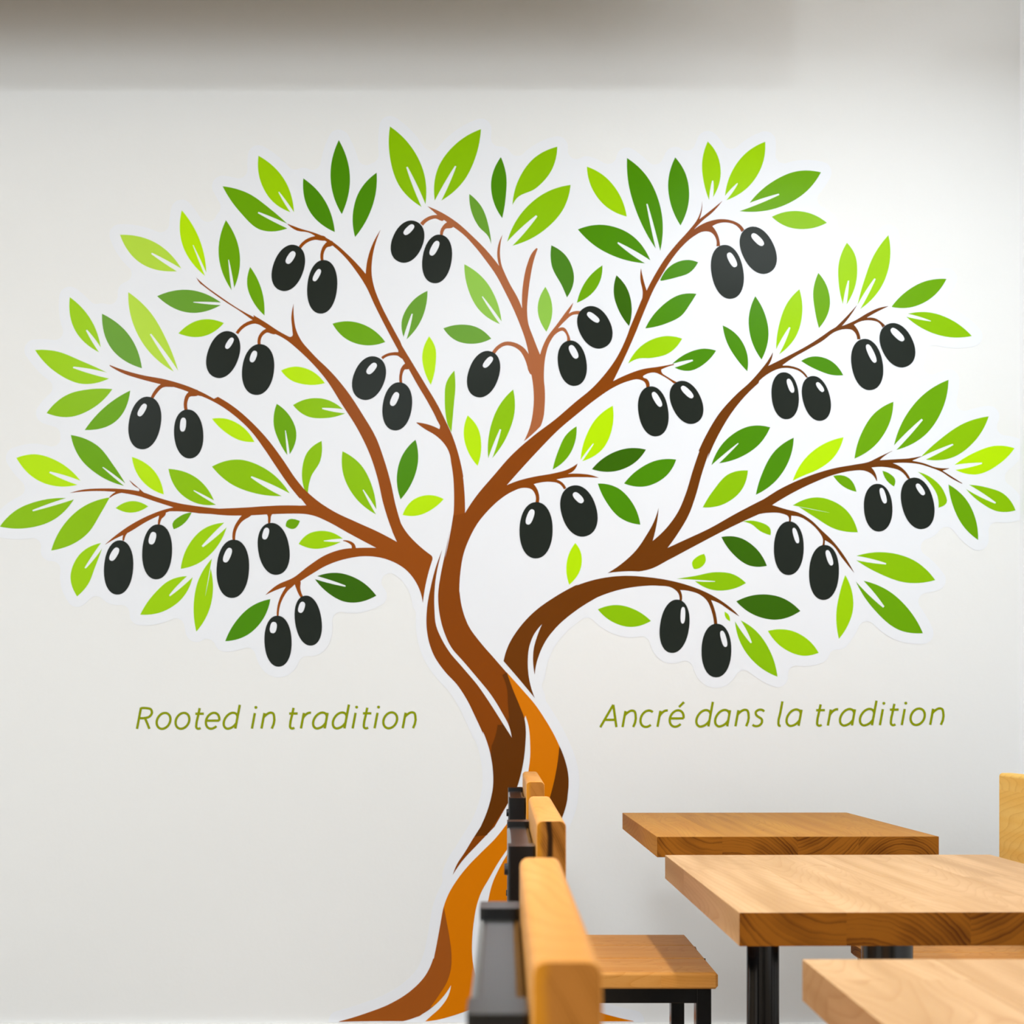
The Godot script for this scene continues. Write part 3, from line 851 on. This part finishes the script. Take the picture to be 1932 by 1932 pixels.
	shape("branch", "left", 0, [[-214, 1474, -230, 1419, -243, 1343],
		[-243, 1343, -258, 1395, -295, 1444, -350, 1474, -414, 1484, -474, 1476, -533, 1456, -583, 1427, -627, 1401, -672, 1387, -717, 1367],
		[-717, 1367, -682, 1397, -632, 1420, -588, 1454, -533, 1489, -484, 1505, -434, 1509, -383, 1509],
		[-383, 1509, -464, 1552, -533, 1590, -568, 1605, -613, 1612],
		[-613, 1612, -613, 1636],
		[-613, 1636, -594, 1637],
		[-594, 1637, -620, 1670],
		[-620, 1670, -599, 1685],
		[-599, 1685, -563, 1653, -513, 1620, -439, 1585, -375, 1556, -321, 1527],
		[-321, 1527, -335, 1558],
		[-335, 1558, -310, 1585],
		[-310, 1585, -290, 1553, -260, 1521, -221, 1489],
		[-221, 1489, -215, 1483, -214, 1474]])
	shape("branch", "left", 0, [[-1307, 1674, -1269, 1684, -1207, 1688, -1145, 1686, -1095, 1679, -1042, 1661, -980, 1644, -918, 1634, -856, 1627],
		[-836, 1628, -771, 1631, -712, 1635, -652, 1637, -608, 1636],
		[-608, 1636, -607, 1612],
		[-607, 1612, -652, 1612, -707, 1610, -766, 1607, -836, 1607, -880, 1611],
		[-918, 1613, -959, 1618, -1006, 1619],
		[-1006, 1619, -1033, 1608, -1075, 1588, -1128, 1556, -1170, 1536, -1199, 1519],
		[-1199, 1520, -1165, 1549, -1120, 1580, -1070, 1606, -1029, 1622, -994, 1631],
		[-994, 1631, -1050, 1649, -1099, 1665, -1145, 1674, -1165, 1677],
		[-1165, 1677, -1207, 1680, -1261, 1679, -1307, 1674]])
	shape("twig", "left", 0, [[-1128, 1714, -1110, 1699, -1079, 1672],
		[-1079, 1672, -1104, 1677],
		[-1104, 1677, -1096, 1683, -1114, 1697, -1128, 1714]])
	stroke("twig", "left", [-1145, 1680, 9.9, -1165, 1675, 7.4, -1186, 1661, 3.3])
	stroke("stem", "left", [-1130, 1565, 14.0, -1140, 1551, 8.3, -1145, 1531, 5.0])
	stroke("stem", "left", [-1025, 1613, 20.7, -1034, 1598, 9.1, -1038, 1579, 5.8])
	stroke("stem", "left", [-765, 1613, 20.7, -794, 1590, 11.6, -809, 1563, 9.9, -812, 1532, 8.3])
	stroke("stem", "left", [-705, 1615, 19.8, -705, 1603, 8.9, -706, 1583, 6.4])
	stroke("stem", "left", [-632, 1407, 19.8, -655, 1382, 10.9, -674, 1345, 7.9, -680, 1303, 5.9])
	stroke("stem", "left", [-620, 1409, 21.8, -618, 1387, 11.9, -608, 1362, 7.9])
	stroke("twig", "left", [-451, 1504, 13.9, -454, 1519, 9.9, -466, 1527, 6.9, -483, 1531, 2.5])
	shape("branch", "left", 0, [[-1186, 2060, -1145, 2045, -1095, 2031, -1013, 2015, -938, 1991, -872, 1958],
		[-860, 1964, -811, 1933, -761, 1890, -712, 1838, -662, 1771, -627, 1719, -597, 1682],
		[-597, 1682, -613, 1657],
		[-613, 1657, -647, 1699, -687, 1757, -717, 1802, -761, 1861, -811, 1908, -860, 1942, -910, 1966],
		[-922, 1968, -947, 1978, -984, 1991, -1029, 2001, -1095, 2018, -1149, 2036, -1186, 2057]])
	stroke("stem", "left", [-996, 2001, 19.0, -1029, 1997, 11.6, -1048, 1978, 10.7, -1058, 1961, 9.1])
	stroke("stem", "left", [-926, 1976, 24.8, -950, 1968, 12.4, -957, 1950, 10.7, -956, 1924, 9.9])
	shape("branch", "left", 0, [[-925, 2323, -901, 2301, -856, 2268, -796, 2228, -752, 2204],
		[-753, 2210, -712, 2185, -679, 2163, -644, 2144],
		[-644, 2144, -636, 2147, -636, 2164, -639, 2205, -632, 2244],
		[-632, 2244, -631, 2201, -624, 2164, -610, 2135, -579, 2098, -556, 2074],
		[-556, 2074, -513, 2032, -474, 1985, -424, 1910, -384, 1841, -360, 1776, -340, 1707, -325, 1638, -309, 1583],
		[-309, 1583, -290, 1538],
		[-290, 1538, -321, 1527],
		[-321, 1527, -340, 1573, -362, 1642, -379, 1717, -399, 1781, -439, 1866, -489, 1945, -533, 2014, -585, 2074],
		[-585, 2074, -621, 2108, -654, 2135, -687, 2153],
		[-687, 2153, -724, 2174, -753, 2193, -794, 2222, -848, 2257, -910, 2303],
		[-910, 2302, -922, 2317, -925, 2323]])
	stroke("stem", "left", [-724, 2184, 16.5, -749, 2190, 11.2, -780, 2179, 9.9, -803, 2155, 9.1])
	stroke("stem", "left", [-691, 2160, 20.7, -714, 2163, 11.6, -732, 2147, 9.9, -736, 2122, 9.1])
	shape("branch", "left", 0, [[-650, 2485, -613, 2471, -567, 2457, -538, 2445, -505, 2424, -472, 2395, -439, 2362, -415, 2334],
		[-415, 2334, -411, 2370, -396, 2420, -370, 2467],
		[-370, 2467, -386, 2424, -396, 2374, -397, 2333, -389, 2292, -373, 2250, -340, 2184, -311, 2131],
		[-306, 2118, -280, 2075, -237, 2004, -194, 1931, -173, 1888, -158, 1856, -143, 1815, -130, 1768, -121, 1723],
		[-122, 1723, -118, 1682, -116, 1614],
		[-116, 1614, -151, 1606],
		[-150, 1616, -149, 1674, -153, 1736, -162, 1785],
		[-158, 1768, -168, 1806, -183, 1828, -205, 1848, -237, 1867, -262, 1885],
		[-262, 1887, -241, 1884, -216, 1877, -194, 1867],
		[-194, 1867, -192, 1869, -201, 1895, -226, 1944, -259, 2000, -284, 2045],
		[-284, 2045, -298, 2067],
		[-298, 2067, -317, 2099],
		[-317, 2104, -360, 2184, -389, 2242, -414, 2296, -443, 2341, -476, 2383, -513, 2418],
		[-513, 2418, -538, 2434, -567, 2448],
		[-567, 2448, -588, 2459, -621, 2464, -650, 2483]])
	stroke("stem", "left", [-542, 2441, 18.2, -569, 2442, 10.7, -595, 2432, 9.9, -613, 2414, 9.1])
	stroke("stem", "left", [-520, 2426, 20.7, -536, 2418, 11.6, -545, 2401, 9.9, -546, 2374, 8.3])
	stroke("stem", "left", [-299, 2086, 23.6, -318, 2093, 10.7, -336, 2093, 9.0, -352, 2089, 8.2, -366, 2080, 8.2])
	stroke("stem", "left", [-287, 2057, 23.6, -302, 2050, 12.0, -308, 2035, 9.0, -309, 2006, 8.2])
	shape("trunk", "centre", 0, [[-116, 1614, -82, 1665, -33, 1723, 25, 1789, 91, 1847, 157, 1897, 215, 1947, 269, 1992, 306, 2033, 339, 2079, 364, 2128, 380, 2170],
		[380, 2170, 402, 2223, 418, 2262],
		[418, 2262, 419, 2280, 412, 2318, 414, 2351],
		[414, 2351, 422, 2314, 431, 2284],
		[431, 2284, 455, 2330, 489, 2384, 522, 2425, 559, 2466, 584, 2499, 595, 2528, 598, 2553],
		[598, 2553, 597, 2524, 590, 2499],
		[590, 2499, 621, 2523, 659, 2554],
		[659, 2554, 629, 2519, 600, 2495, 574, 2468],
		[574, 2468, 612, 2490, 654, 2499, 687, 2495, 712, 2483, 725, 2467],
		[725, 2467, 717, 2460],
		[717, 2460, 699, 2481, 670, 2489, 646, 2486, 629, 2478],
		[629, 2478, 646, 2450, 652, 2418],
		[652, 2418, 641, 2417],
		[641, 2417, 639, 2442, 625, 2459, 604, 2462, 571, 2446, 538, 2417, 505, 2376, 476, 2330, 451, 2285, 431, 2239, 403, 2170],
		[403, 2170, 380, 2116, 355, 2062, 330, 2011],
		[330, 2011, 372, 2031, 422, 2048, 463, 2054, 513, 2063],
		[513, 2060, 488, 2052, 475, 2046],
		[475, 2046, 476, 2038, 494, 2024, 522, 2008],
		[522, 2008, 513, 2004],
		[513, 2004, 479, 2027, 455, 2037, 422, 2028],
		[422, 2028, 420, 2024, 433, 2017, 440, 1992],
		[440, 1992, 430, 1991],
		[430, 1991, 425, 2008, 409, 2016, 372, 2010, 331, 1992, 281, 1959, 223, 1913, 165, 1864, 108, 1806, 58, 1752, 10, 1698],
		[10, 1698, 50, 1713, 91, 1723, 153, 1734, 190, 1744, 223, 1763],
		[223, 1763, 212, 1742, 194, 1732],
		[194, 1732, 236, 1732, 265, 1728, 287, 1720],
		[287, 1720, 236, 1722, 194, 1721, 159, 1715],
		[159, 1715, 178, 1705, 189, 1689],
		[189, 1689, 182, 1685],
		[182, 1685, 168, 1702, 141, 1708, 112, 1706, 91, 1701],
		[91, 1701, 104, 1680, 107, 1646],
		[107, 1646, 96, 1646],
		[96, 1646, 96, 1668, 85, 1685, 62, 1690, 25, 1678, -8, 1657, -45, 1623, -78, 1583, -103, 1537, -120, 1492, -130, 1434, -133, 1371],
		[-132, 1378, -124, 1325, -104, 1272, -71, 1226, -31, 1180, 10, 1133],
		[10, 1134, 28, 1083, 49, 1032, 63, 995, 67, 963, 66, 922, 62, 879, 52, 827, 40, 787, 18, 748],
		[-27, 669, -80, 614, -126, 564, -153, 524],
		[-153, 524, -141, 555, -117, 592, -89, 638, -69, 669],
		[-57, 696, -39, 751, -32, 788, -32, 838, -43, 902, -62, 956],
		[-61, 948, -84, 998, -110, 1051, -140, 1097, -177, 1137, -210, 1186, -226, 1232, -232, 1275, -231, 1322, -220, 1388, -203, 1454, -184, 1504],
		[-184, 1504, -198, 1451, -207, 1391, -208, 1325, -203, 1275, -187, 1236, -163, 1196, -124, 1150, -77, 1094, -38, 1037, -5, 985, 25, 938],
		[25, 938, 17, 971, -5, 1014, -38, 1067, -81, 1120, -120, 1166, -157, 1209, -180, 1259, -193, 1312, -197, 1365, -190, 1424, -177, 1487, -161, 1563],
		[-177, 1475, -161, 1550, -151, 1610],
		[-151, 1610, -116, 1614]])
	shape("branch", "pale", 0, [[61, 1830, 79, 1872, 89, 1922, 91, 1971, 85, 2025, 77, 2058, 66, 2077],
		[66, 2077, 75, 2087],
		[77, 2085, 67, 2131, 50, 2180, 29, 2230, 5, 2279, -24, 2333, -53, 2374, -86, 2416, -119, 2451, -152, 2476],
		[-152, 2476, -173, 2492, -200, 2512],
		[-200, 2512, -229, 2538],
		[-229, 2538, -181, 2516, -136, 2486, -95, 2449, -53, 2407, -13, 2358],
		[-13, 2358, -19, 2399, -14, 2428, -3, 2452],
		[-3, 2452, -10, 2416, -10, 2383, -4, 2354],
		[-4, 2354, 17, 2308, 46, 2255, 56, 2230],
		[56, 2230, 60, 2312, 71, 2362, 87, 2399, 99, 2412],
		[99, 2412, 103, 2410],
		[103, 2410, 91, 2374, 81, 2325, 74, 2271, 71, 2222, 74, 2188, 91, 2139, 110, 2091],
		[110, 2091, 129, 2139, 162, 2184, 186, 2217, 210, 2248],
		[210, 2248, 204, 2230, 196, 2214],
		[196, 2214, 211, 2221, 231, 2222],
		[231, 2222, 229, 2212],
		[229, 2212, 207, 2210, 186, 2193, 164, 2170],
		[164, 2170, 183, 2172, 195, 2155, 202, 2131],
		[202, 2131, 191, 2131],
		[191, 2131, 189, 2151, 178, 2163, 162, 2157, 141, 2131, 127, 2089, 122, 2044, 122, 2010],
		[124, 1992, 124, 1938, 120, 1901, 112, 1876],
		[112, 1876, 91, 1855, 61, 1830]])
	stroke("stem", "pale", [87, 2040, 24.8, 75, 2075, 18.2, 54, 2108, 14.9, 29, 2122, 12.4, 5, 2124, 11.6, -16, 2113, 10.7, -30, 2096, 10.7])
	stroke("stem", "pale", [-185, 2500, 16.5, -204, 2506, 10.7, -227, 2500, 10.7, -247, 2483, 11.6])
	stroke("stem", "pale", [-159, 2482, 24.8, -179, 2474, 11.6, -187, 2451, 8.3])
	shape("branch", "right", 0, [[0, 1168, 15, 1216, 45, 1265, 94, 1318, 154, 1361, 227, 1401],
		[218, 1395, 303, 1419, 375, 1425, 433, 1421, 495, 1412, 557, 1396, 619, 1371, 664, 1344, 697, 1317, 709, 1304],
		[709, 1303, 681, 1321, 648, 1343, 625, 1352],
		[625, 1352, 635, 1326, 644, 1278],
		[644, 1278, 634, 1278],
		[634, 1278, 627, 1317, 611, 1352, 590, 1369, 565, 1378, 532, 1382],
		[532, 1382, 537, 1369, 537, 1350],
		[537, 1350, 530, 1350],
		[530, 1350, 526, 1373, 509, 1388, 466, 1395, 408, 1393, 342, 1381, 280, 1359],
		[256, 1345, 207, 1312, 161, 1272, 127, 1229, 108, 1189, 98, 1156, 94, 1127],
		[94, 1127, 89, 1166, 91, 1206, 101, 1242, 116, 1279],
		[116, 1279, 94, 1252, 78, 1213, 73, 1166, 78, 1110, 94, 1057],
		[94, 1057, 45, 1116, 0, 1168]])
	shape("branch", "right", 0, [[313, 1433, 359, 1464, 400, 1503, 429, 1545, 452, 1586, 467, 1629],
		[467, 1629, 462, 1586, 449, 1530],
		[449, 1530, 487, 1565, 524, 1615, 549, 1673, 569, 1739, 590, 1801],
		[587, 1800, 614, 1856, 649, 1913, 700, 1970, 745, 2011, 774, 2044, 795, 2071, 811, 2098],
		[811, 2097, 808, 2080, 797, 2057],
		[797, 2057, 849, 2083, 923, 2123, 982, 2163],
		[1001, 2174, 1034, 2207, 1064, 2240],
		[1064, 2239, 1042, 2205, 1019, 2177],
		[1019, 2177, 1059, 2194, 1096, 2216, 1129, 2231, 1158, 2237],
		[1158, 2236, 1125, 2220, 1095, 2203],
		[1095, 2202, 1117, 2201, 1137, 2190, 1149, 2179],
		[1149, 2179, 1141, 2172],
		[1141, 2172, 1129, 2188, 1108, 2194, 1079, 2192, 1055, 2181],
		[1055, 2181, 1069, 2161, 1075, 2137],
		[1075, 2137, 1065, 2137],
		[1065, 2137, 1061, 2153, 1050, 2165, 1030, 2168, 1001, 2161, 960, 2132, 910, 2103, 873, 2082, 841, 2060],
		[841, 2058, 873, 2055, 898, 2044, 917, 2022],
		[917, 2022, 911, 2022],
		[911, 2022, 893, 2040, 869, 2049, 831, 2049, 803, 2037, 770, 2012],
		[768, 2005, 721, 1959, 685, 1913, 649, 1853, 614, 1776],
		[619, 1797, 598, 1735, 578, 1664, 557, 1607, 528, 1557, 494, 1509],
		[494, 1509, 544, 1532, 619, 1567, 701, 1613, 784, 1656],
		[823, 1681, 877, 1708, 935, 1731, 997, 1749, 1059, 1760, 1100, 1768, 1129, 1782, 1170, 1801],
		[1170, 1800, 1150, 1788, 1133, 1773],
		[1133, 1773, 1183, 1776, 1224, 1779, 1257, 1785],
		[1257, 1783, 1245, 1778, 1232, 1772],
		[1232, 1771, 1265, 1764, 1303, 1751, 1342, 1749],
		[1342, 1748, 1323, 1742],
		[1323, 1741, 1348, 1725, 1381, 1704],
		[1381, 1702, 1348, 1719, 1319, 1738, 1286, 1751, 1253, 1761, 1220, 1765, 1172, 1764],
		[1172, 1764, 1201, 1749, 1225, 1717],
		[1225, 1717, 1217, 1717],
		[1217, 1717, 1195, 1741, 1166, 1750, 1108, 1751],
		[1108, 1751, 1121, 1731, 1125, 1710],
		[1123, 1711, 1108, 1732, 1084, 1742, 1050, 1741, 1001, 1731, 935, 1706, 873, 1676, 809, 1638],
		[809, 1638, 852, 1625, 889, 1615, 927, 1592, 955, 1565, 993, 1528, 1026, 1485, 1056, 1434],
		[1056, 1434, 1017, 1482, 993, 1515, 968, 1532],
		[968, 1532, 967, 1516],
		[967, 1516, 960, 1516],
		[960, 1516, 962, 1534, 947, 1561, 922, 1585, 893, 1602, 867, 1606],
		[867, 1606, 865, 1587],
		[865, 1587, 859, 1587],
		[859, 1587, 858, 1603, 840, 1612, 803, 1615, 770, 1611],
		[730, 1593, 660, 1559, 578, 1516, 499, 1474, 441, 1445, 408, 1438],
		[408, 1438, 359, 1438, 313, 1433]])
	shape("trunk", "amber", 0, [[10, 1134, 61, 1077, 93, 1040, 125, 993, 147, 956, 168, 913, 185, 870, 195, 825, 195, 782],
		[192, 751, 178, 701, 148, 646, 112, 596, 80, 546, 52, 477, 39, 409],
		[39, 409, 52, 281, 135, 163, 249, 122, 317, 102, 392, 84],
		[392, 83, 62, 83],
		[62, 83, -7, 181, -48, 318],
		[-55, 392, -50, 423, -46, 448, -34, 497, -12, 546, 15, 592],
		[15, 592, 16, 606],
		[16, 607, -18, 558, -46, 509, -67, 472, -80, 435, -89, 386, -94, 337, -95, 300, -92, 260, -80, 208, -67, 131],
		[-67, 131, -117, 112, -163, 97, -203, 87, -236, 83],
		[-236, 83, -221, 97, -193, 122, -167, 159, -158, 192],
		[-158, 192, -178, 162, -209, 130, -239, 109],
		[-253, 99, -303, 84],
		[-303, 84, -399, 84, -495, 82],
		[-495, 83, -413, 108, -344, 135, -281, 174, -235, 222, -212, 272],
		[-210, 272, -200, 322, -190, 377, -180, 429, -163, 472, -138, 512, -107, 551, -67, 592, -24, 635, 3, 669],
		[21, 692, 62, 765],
		[64, 787, 75, 838, 80, 879, 80, 922, 75, 974, 66, 1004],
		[66, 1004, 63, 995, 49, 1032, 28, 1083, 10, 1134]])
	shape("bark_shading", "dark", 1, [[10, 1134, 28, 1083, 49, 1032, 63, 993, 67, 963, 66, 922, 62, 879, 52, 827, 40, 787, 18, 748],
		[-50, 644, -86, 640],
		[-84, 644, -69, 669],
		[-57, 696, -39, 751, -32, 788, -32, 838, -38, 881],
		[-36, 913, -25, 941, -18, 976],
		[-18, 976, -4, 976],
		[-5, 985, 10, 960, 25, 938],
		[25, 938, 19, 968, 12, 1001],
		[18, 991, 13, 1042, 11, 1083, -4, 1126],
		[-4, 1126, 10, 1134]])
	shape("bark_shading", "dark", 1, [[168, 913, 185, 870, 195, 825, 195, 782],
		[192, 751, 178, 701, 148, 646],
		[148, 646, 130, 701],
		[140, 759, 153, 810, 162, 858, 168, 913]])
	shape("bark_shading", "rust", 1, [[-180, 429, -173, 392, -163, 337, -157, 285, -159, 239, -172, 199, -193, 165, -221, 125],
		[-212, 128, -253, 101, -303, 84],
		[-303, 84, -399, 84, -495, 82],
		[-495, 83, -413, 108, -344, 135, -281, 174, -235, 222, -212, 272],
		[-210, 272, -200, 322, -190, 377, -180, 429]])

# ------------------------------------------------------------------ wall lettering, drawn with a thin pen
const PEN := 7.2
const SLANT := 0.19

func arc(cx: float, cy: float, rx: float, ry: float, from: float, to: float) -> Array:
	var out: Array = []
	var n := maxi(6, int(absf(to - from) / 12.0))
	for i in n + 1:
		var a := deg_to_rad(lerpf(from, to, float(i) / n))
		out.append(Vector2(cx + rx * cos(a), cy + ry * sin(a)))
	return out

# pen lines of a letter, x-height 30
func glyph(ch: String) -> Array:
	var bowl := smooth(pairs([11.5, 22, 7, 28.5, 1, 30, -6, 27, -11, 20, -12.5, 12, -10, 4, -4, 0, 3, 1.5, 9, 6.5, 11.5, 11]))
	match ch:
		"R":
			return [pairs([0, 0, 0, 40]), smooth(pairs([0, 39, 11, 39, 19, 37, 22.5, 30, 19, 23, 11, 20.5, 0, 20.5])), pairs([11.5, 20, 23.5, 0])]
		"A":
			return [pairs([0, 0, 16.3, 41]), pairs([29.5, 0, 16.3, 41]), pairs([5.5, 13.5, 25.5, 13.5])]
		"o":
			return [arc(0, 15, 12.7, 15, 88, 272), arc(0, 15, 12.7, 15, 268, 452)]
		"e", "é":
			var e: Array = [arc(0, 15, 12.4, 15, 0, 318), pairs([-11.5, 15.2, 12.6, 15.2])]
			if ch == "é":
				e.append(pairs([0.5, 36, 8, 45]))
			return e
		"c":
			return [arc(1, 15, 12.4, 15, 52, 312)]
		"t":
			return [smooth(pairs([0.8, 39, 0.4, 24, 0.2, 8, 1.6, 2, 5, 0, 9.5, 1.5])), pairs([-5.5, 28.3, 10.5, 28.3])]
		"d":
			return [bowl, pairs([11.5, 45, 11.5, 0])]
		"a":
			return [bowl, pairs([11.5, 29.5, 11.5, 0])]
		"i":
			return [pairs([0, 0, 0, 29.5]), pairs([0, 39, 0, 41])]
		"l":
			return [smooth(pairs([0, 45, 0, 24, 0, 5, 1.6, 1, 5, 0.5]))]
		"n":
			return [pairs([0, 0, 0, 29.5]), smooth(pairs([0, 21, 5, 27, 11, 30, 16.5, 28.6, 19.5, 23, 19.5, 0]))]
		"r":
			return [pairs([0, 0, 0, 29.5]), smooth(pairs([0, 19, 4, 26, 9, 29.4, 13.5, 29.6]))]
		"s":
			return [smooth(pairs([8, 26.5, 3, 29.8, -3, 29.5, -7, 26, -5.5, 20.5, 0, 16.5, 6, 12.5, 7.3, 6.5, 4, 1.4, -3, 0, -9, 2.8]))]
	return []

# where[k] is the foot of letter k along the line, in millimetres from its start
func write(called: String, text: String, label: String, at: Vector2, where: Array, scale: float, turn: float) -> void:
	var t := thing(called, label, "wall lettering", Vector3(at.x / 1000.0, at.y / 1000.0, WALL + 0.0003))
	t.rotation.z = turn
	var k := 0
	for ch in text:
		if ch == " ":
			continue
		var st: MeshInstance3D = null
		var n := 0
		for line in glyph(ch):
			var pts: Array = []
			for p in line:
				pts.append(Vector2((p.x + SLANT * p.y) * scale + where[k], p.y * scale))
			var wide: Array = []
			wide.resize(pts.size())
			wide.fill(PEN)
			var poly := ribbon(pts, wide)
			if ch == "i" and n == 1:
				poly = oval((pts[0].x + pts[1].x) / 2.0, (pts[0].y + pts[1].y) / 2.0, PEN * 0.62, PEN * 0.62, 0.0, 1.0)
			if st == null:
				st = part("letter", sheet(poly, mats["lettering"], 0.0, 0.3), t)
			else:
				sheet_more(st, poly, 0.3 + 0.02 * n)
			n += 1
		k += 1

# further pen lines of the same letter go into the same mesh
func sheet_more(o: MeshInstance3D, poly: PackedVector2Array, thick: float) -> void:
	var st := SurfaceTool.new()
	st.append_from(o.mesh, 0, Transform3D.IDENTITY)
	st.append_from(sheet(poly, mats["lettering"], 0.0, thick), 0, Transform3D.IDENTITY)
	st.set_material(mats["lettering"])
	o.mesh = st.commit()

func lettering() -> void:
	write("english_lettering", "Rooted in tradition", "slanted green English words Rooted in tradition on the wall", Vector2(-1103.9, 963.9), [0.0, 75.4, 132.4, 176.0, 223.1, 277.7, 346.1, 374.8, 458.6, 493.8, 546.9, 606.4, 649.5, 680.7, 715.5, 758.1, 800.2], 1.597, 0.00235)
	write("french_lettering", "Ancré dans la tradition", "slanted green French words Ancré dans la tradition on the wall above the tables", Vector2(291.3, 968.7), [0.0, 67.1, 135.9, 172.4, 225.6, 306.6, 363.3, 407.2, 472.6, 535.1, 578.4, 650.8, 685.5, 739.3, 799.4, 842.2, 872.9, 908.2, 951.5, 993.8], 1.650, 0.00727)

# ------------------------------------------------------------------ furniture
func board(size: Vector3, axis: int, r: float, n: int, cap_r := 0.0, kind := "oak", end := -1) -> ArrayMesh:
	return bar(size, axis, r, mats["%s_%d" % [kind, n % 3]], mats["oak_end_%d" % (end if end >= 0 else (n * 3 + 1) % 4)], Vector2(n * 0.37, n * 0.29), 4 if r > 0.004 else 2, cap_r, end >= 0)

func table(label: String, at: Vector3, turn: float, n: int) -> void:
	var t := thing("cafe_table", label, "table", at, turn, "square oak tables in a row")
	var cuts: Array = [0.0, 0.135, 0.292, 0.418, 0.585]
	for k in 4:
		var w: float = cuts[k + 1] - cuts[k]
		part("plank", board(Vector3(w, 0.042, 0.583), 2, 0.0006, n * 4 + k, 0.0, "oak" if n == 0 else "pale_oak"), t, Vector3((cuts[k] + cuts[k + 1]) / 2.0 - 0.2925, 0.75 - 0.021, 0))
	part("column", lathe([Vector2(0.0375, 0.02), Vector2(0.0375, 0.7)], mats["black_steel"]), t)
	part("mounting_plate", bar(Vector3(0.3, 0.008, 0.3), 1, 0.01, mats["black_steel"], mats["black_steel"]), t, Vector3(0, 0.704, 0))
	part("base_plate", bar(Vector3(0.25, 0.02, 0.46), 1, 0.02, mats["black_steel"], mats["black_steel"]), t, Vector3(0, 0.01, 0))

# a chair facing +x; its origin on the floor under the outside of the back posts
func chair(label: String, at: Vector3, turn: float, n: int, group: String) -> Node3D:
	var t := thing("dining_chair", label, "chair", at, turn, group)
	var steel: Material = mats["black_steel"]
	var top := 0.823
	for s in [-1, 1]:
		var post := part("rear_leg", tube(Vector3(0.036, top, 0.038), 1, steel), t, Vector3(0.018, top / 2.0, s * 0.176))
		for y in ([0.79, 0.56] if s > 0 else [0.56]):
			var bolt := part("bolt", lathe([Vector2(0, 0), Vector2(0.0085, 0), Vector2(0.0075, 0.005), Vector2(0, 0.005)], mats["steel_bolt"], 20), post, Vector3(-0.018, y - top / 2.0, 0))
			bolt.rotation.z = PI / 2.0
		part("front_leg", tube(Vector3(0.033, 0.414, 0.033), 1, steel), t, Vector3(0.421, 0.207, s * 0.176))
	part("crossbar", bar(Vector3(0.036, 0.036, 0.314), 2, 0.007, steel, steel), t, Vector3(0.018, top - 0.007 - 0.018, 0))
	part("seat_rail", tube(Vector3(0.035, 0.034, 0.32), 2, steel), t, Vector3(0.42, 0.397, 0))
	part("seat_rail", tube(Vector3(0.034, 0.034, 0.314), 2, steel), t, Vector3(0.018, 0.397, 0))
	for s in [-1, 1]:
		part("side_rail", tube(Vector3(0.369, 0.034, 0.034), 0, steel), t, Vector3(0.22, 0.397, s * 0.176))
	var back := part("backrest", board(Vector3(0.039, 0.3, 0.448), 2, 0.0085, n, 0.0012, "lit_oak" if n == 4 else "light_oak", 5 if n == 1 else 4), t, Vector3(0.0565, 0.8604 - 0.15, 0))
	back.set_meta("label", "thick oak backrest board with rounded edges")
	var cuts: Array = [-0.21, -0.075, 0.065, 0.21]
	for k in 3:
		var w: float = cuts[k + 1] - cuts[k]
		part("seat_plank", board(Vector3(0.412, 0.036, w), 0, 0.007 if k != 1 else 0.002, n + k + 1, 0.006, "light_oak"), t, Vector3(0.243, 0.432, (cuts[k] + cuts[k + 1]) / 2.0))
	return t

func furniture() -> void:
	table("square oak table nearest the printed tree, partly hidden by the palest table", Vector3(0.6055, 0, -2.552), deg_to_rad(0.8), 0)
	table("square oak table with the palest top, between the other two tables", Vector3(0.585, 0, -1.667), deg_to_rad(0.7), 1)
	table("blurred square oak table closest to the viewer, only one corner showing", Vector3(0.595, 0, -0.815), 0.0, 2)
	var row := "matching oak chairs at the small tables"
	chair("oak and black steel chair closest to the wall, smallest of the three in line", Vector3(0.0113, 0, -2.55), 0.0, 0, row)
	chair("oak and steel chair in the middle of the three in line, end grain streaked dark", Vector3(0.006, 0, -1.656), 0.0, 1, row)
	chair("blurred oak and black steel chair closest to the viewer, largest of the three in line", Vector3(-0.0215, 0, -0.825), 0.0, 2, row)
	chair("oak chair on the other side of the tables, the broad face of its backrest showing", Vector3(1.302, 0, -2.48), PI, 4, "")
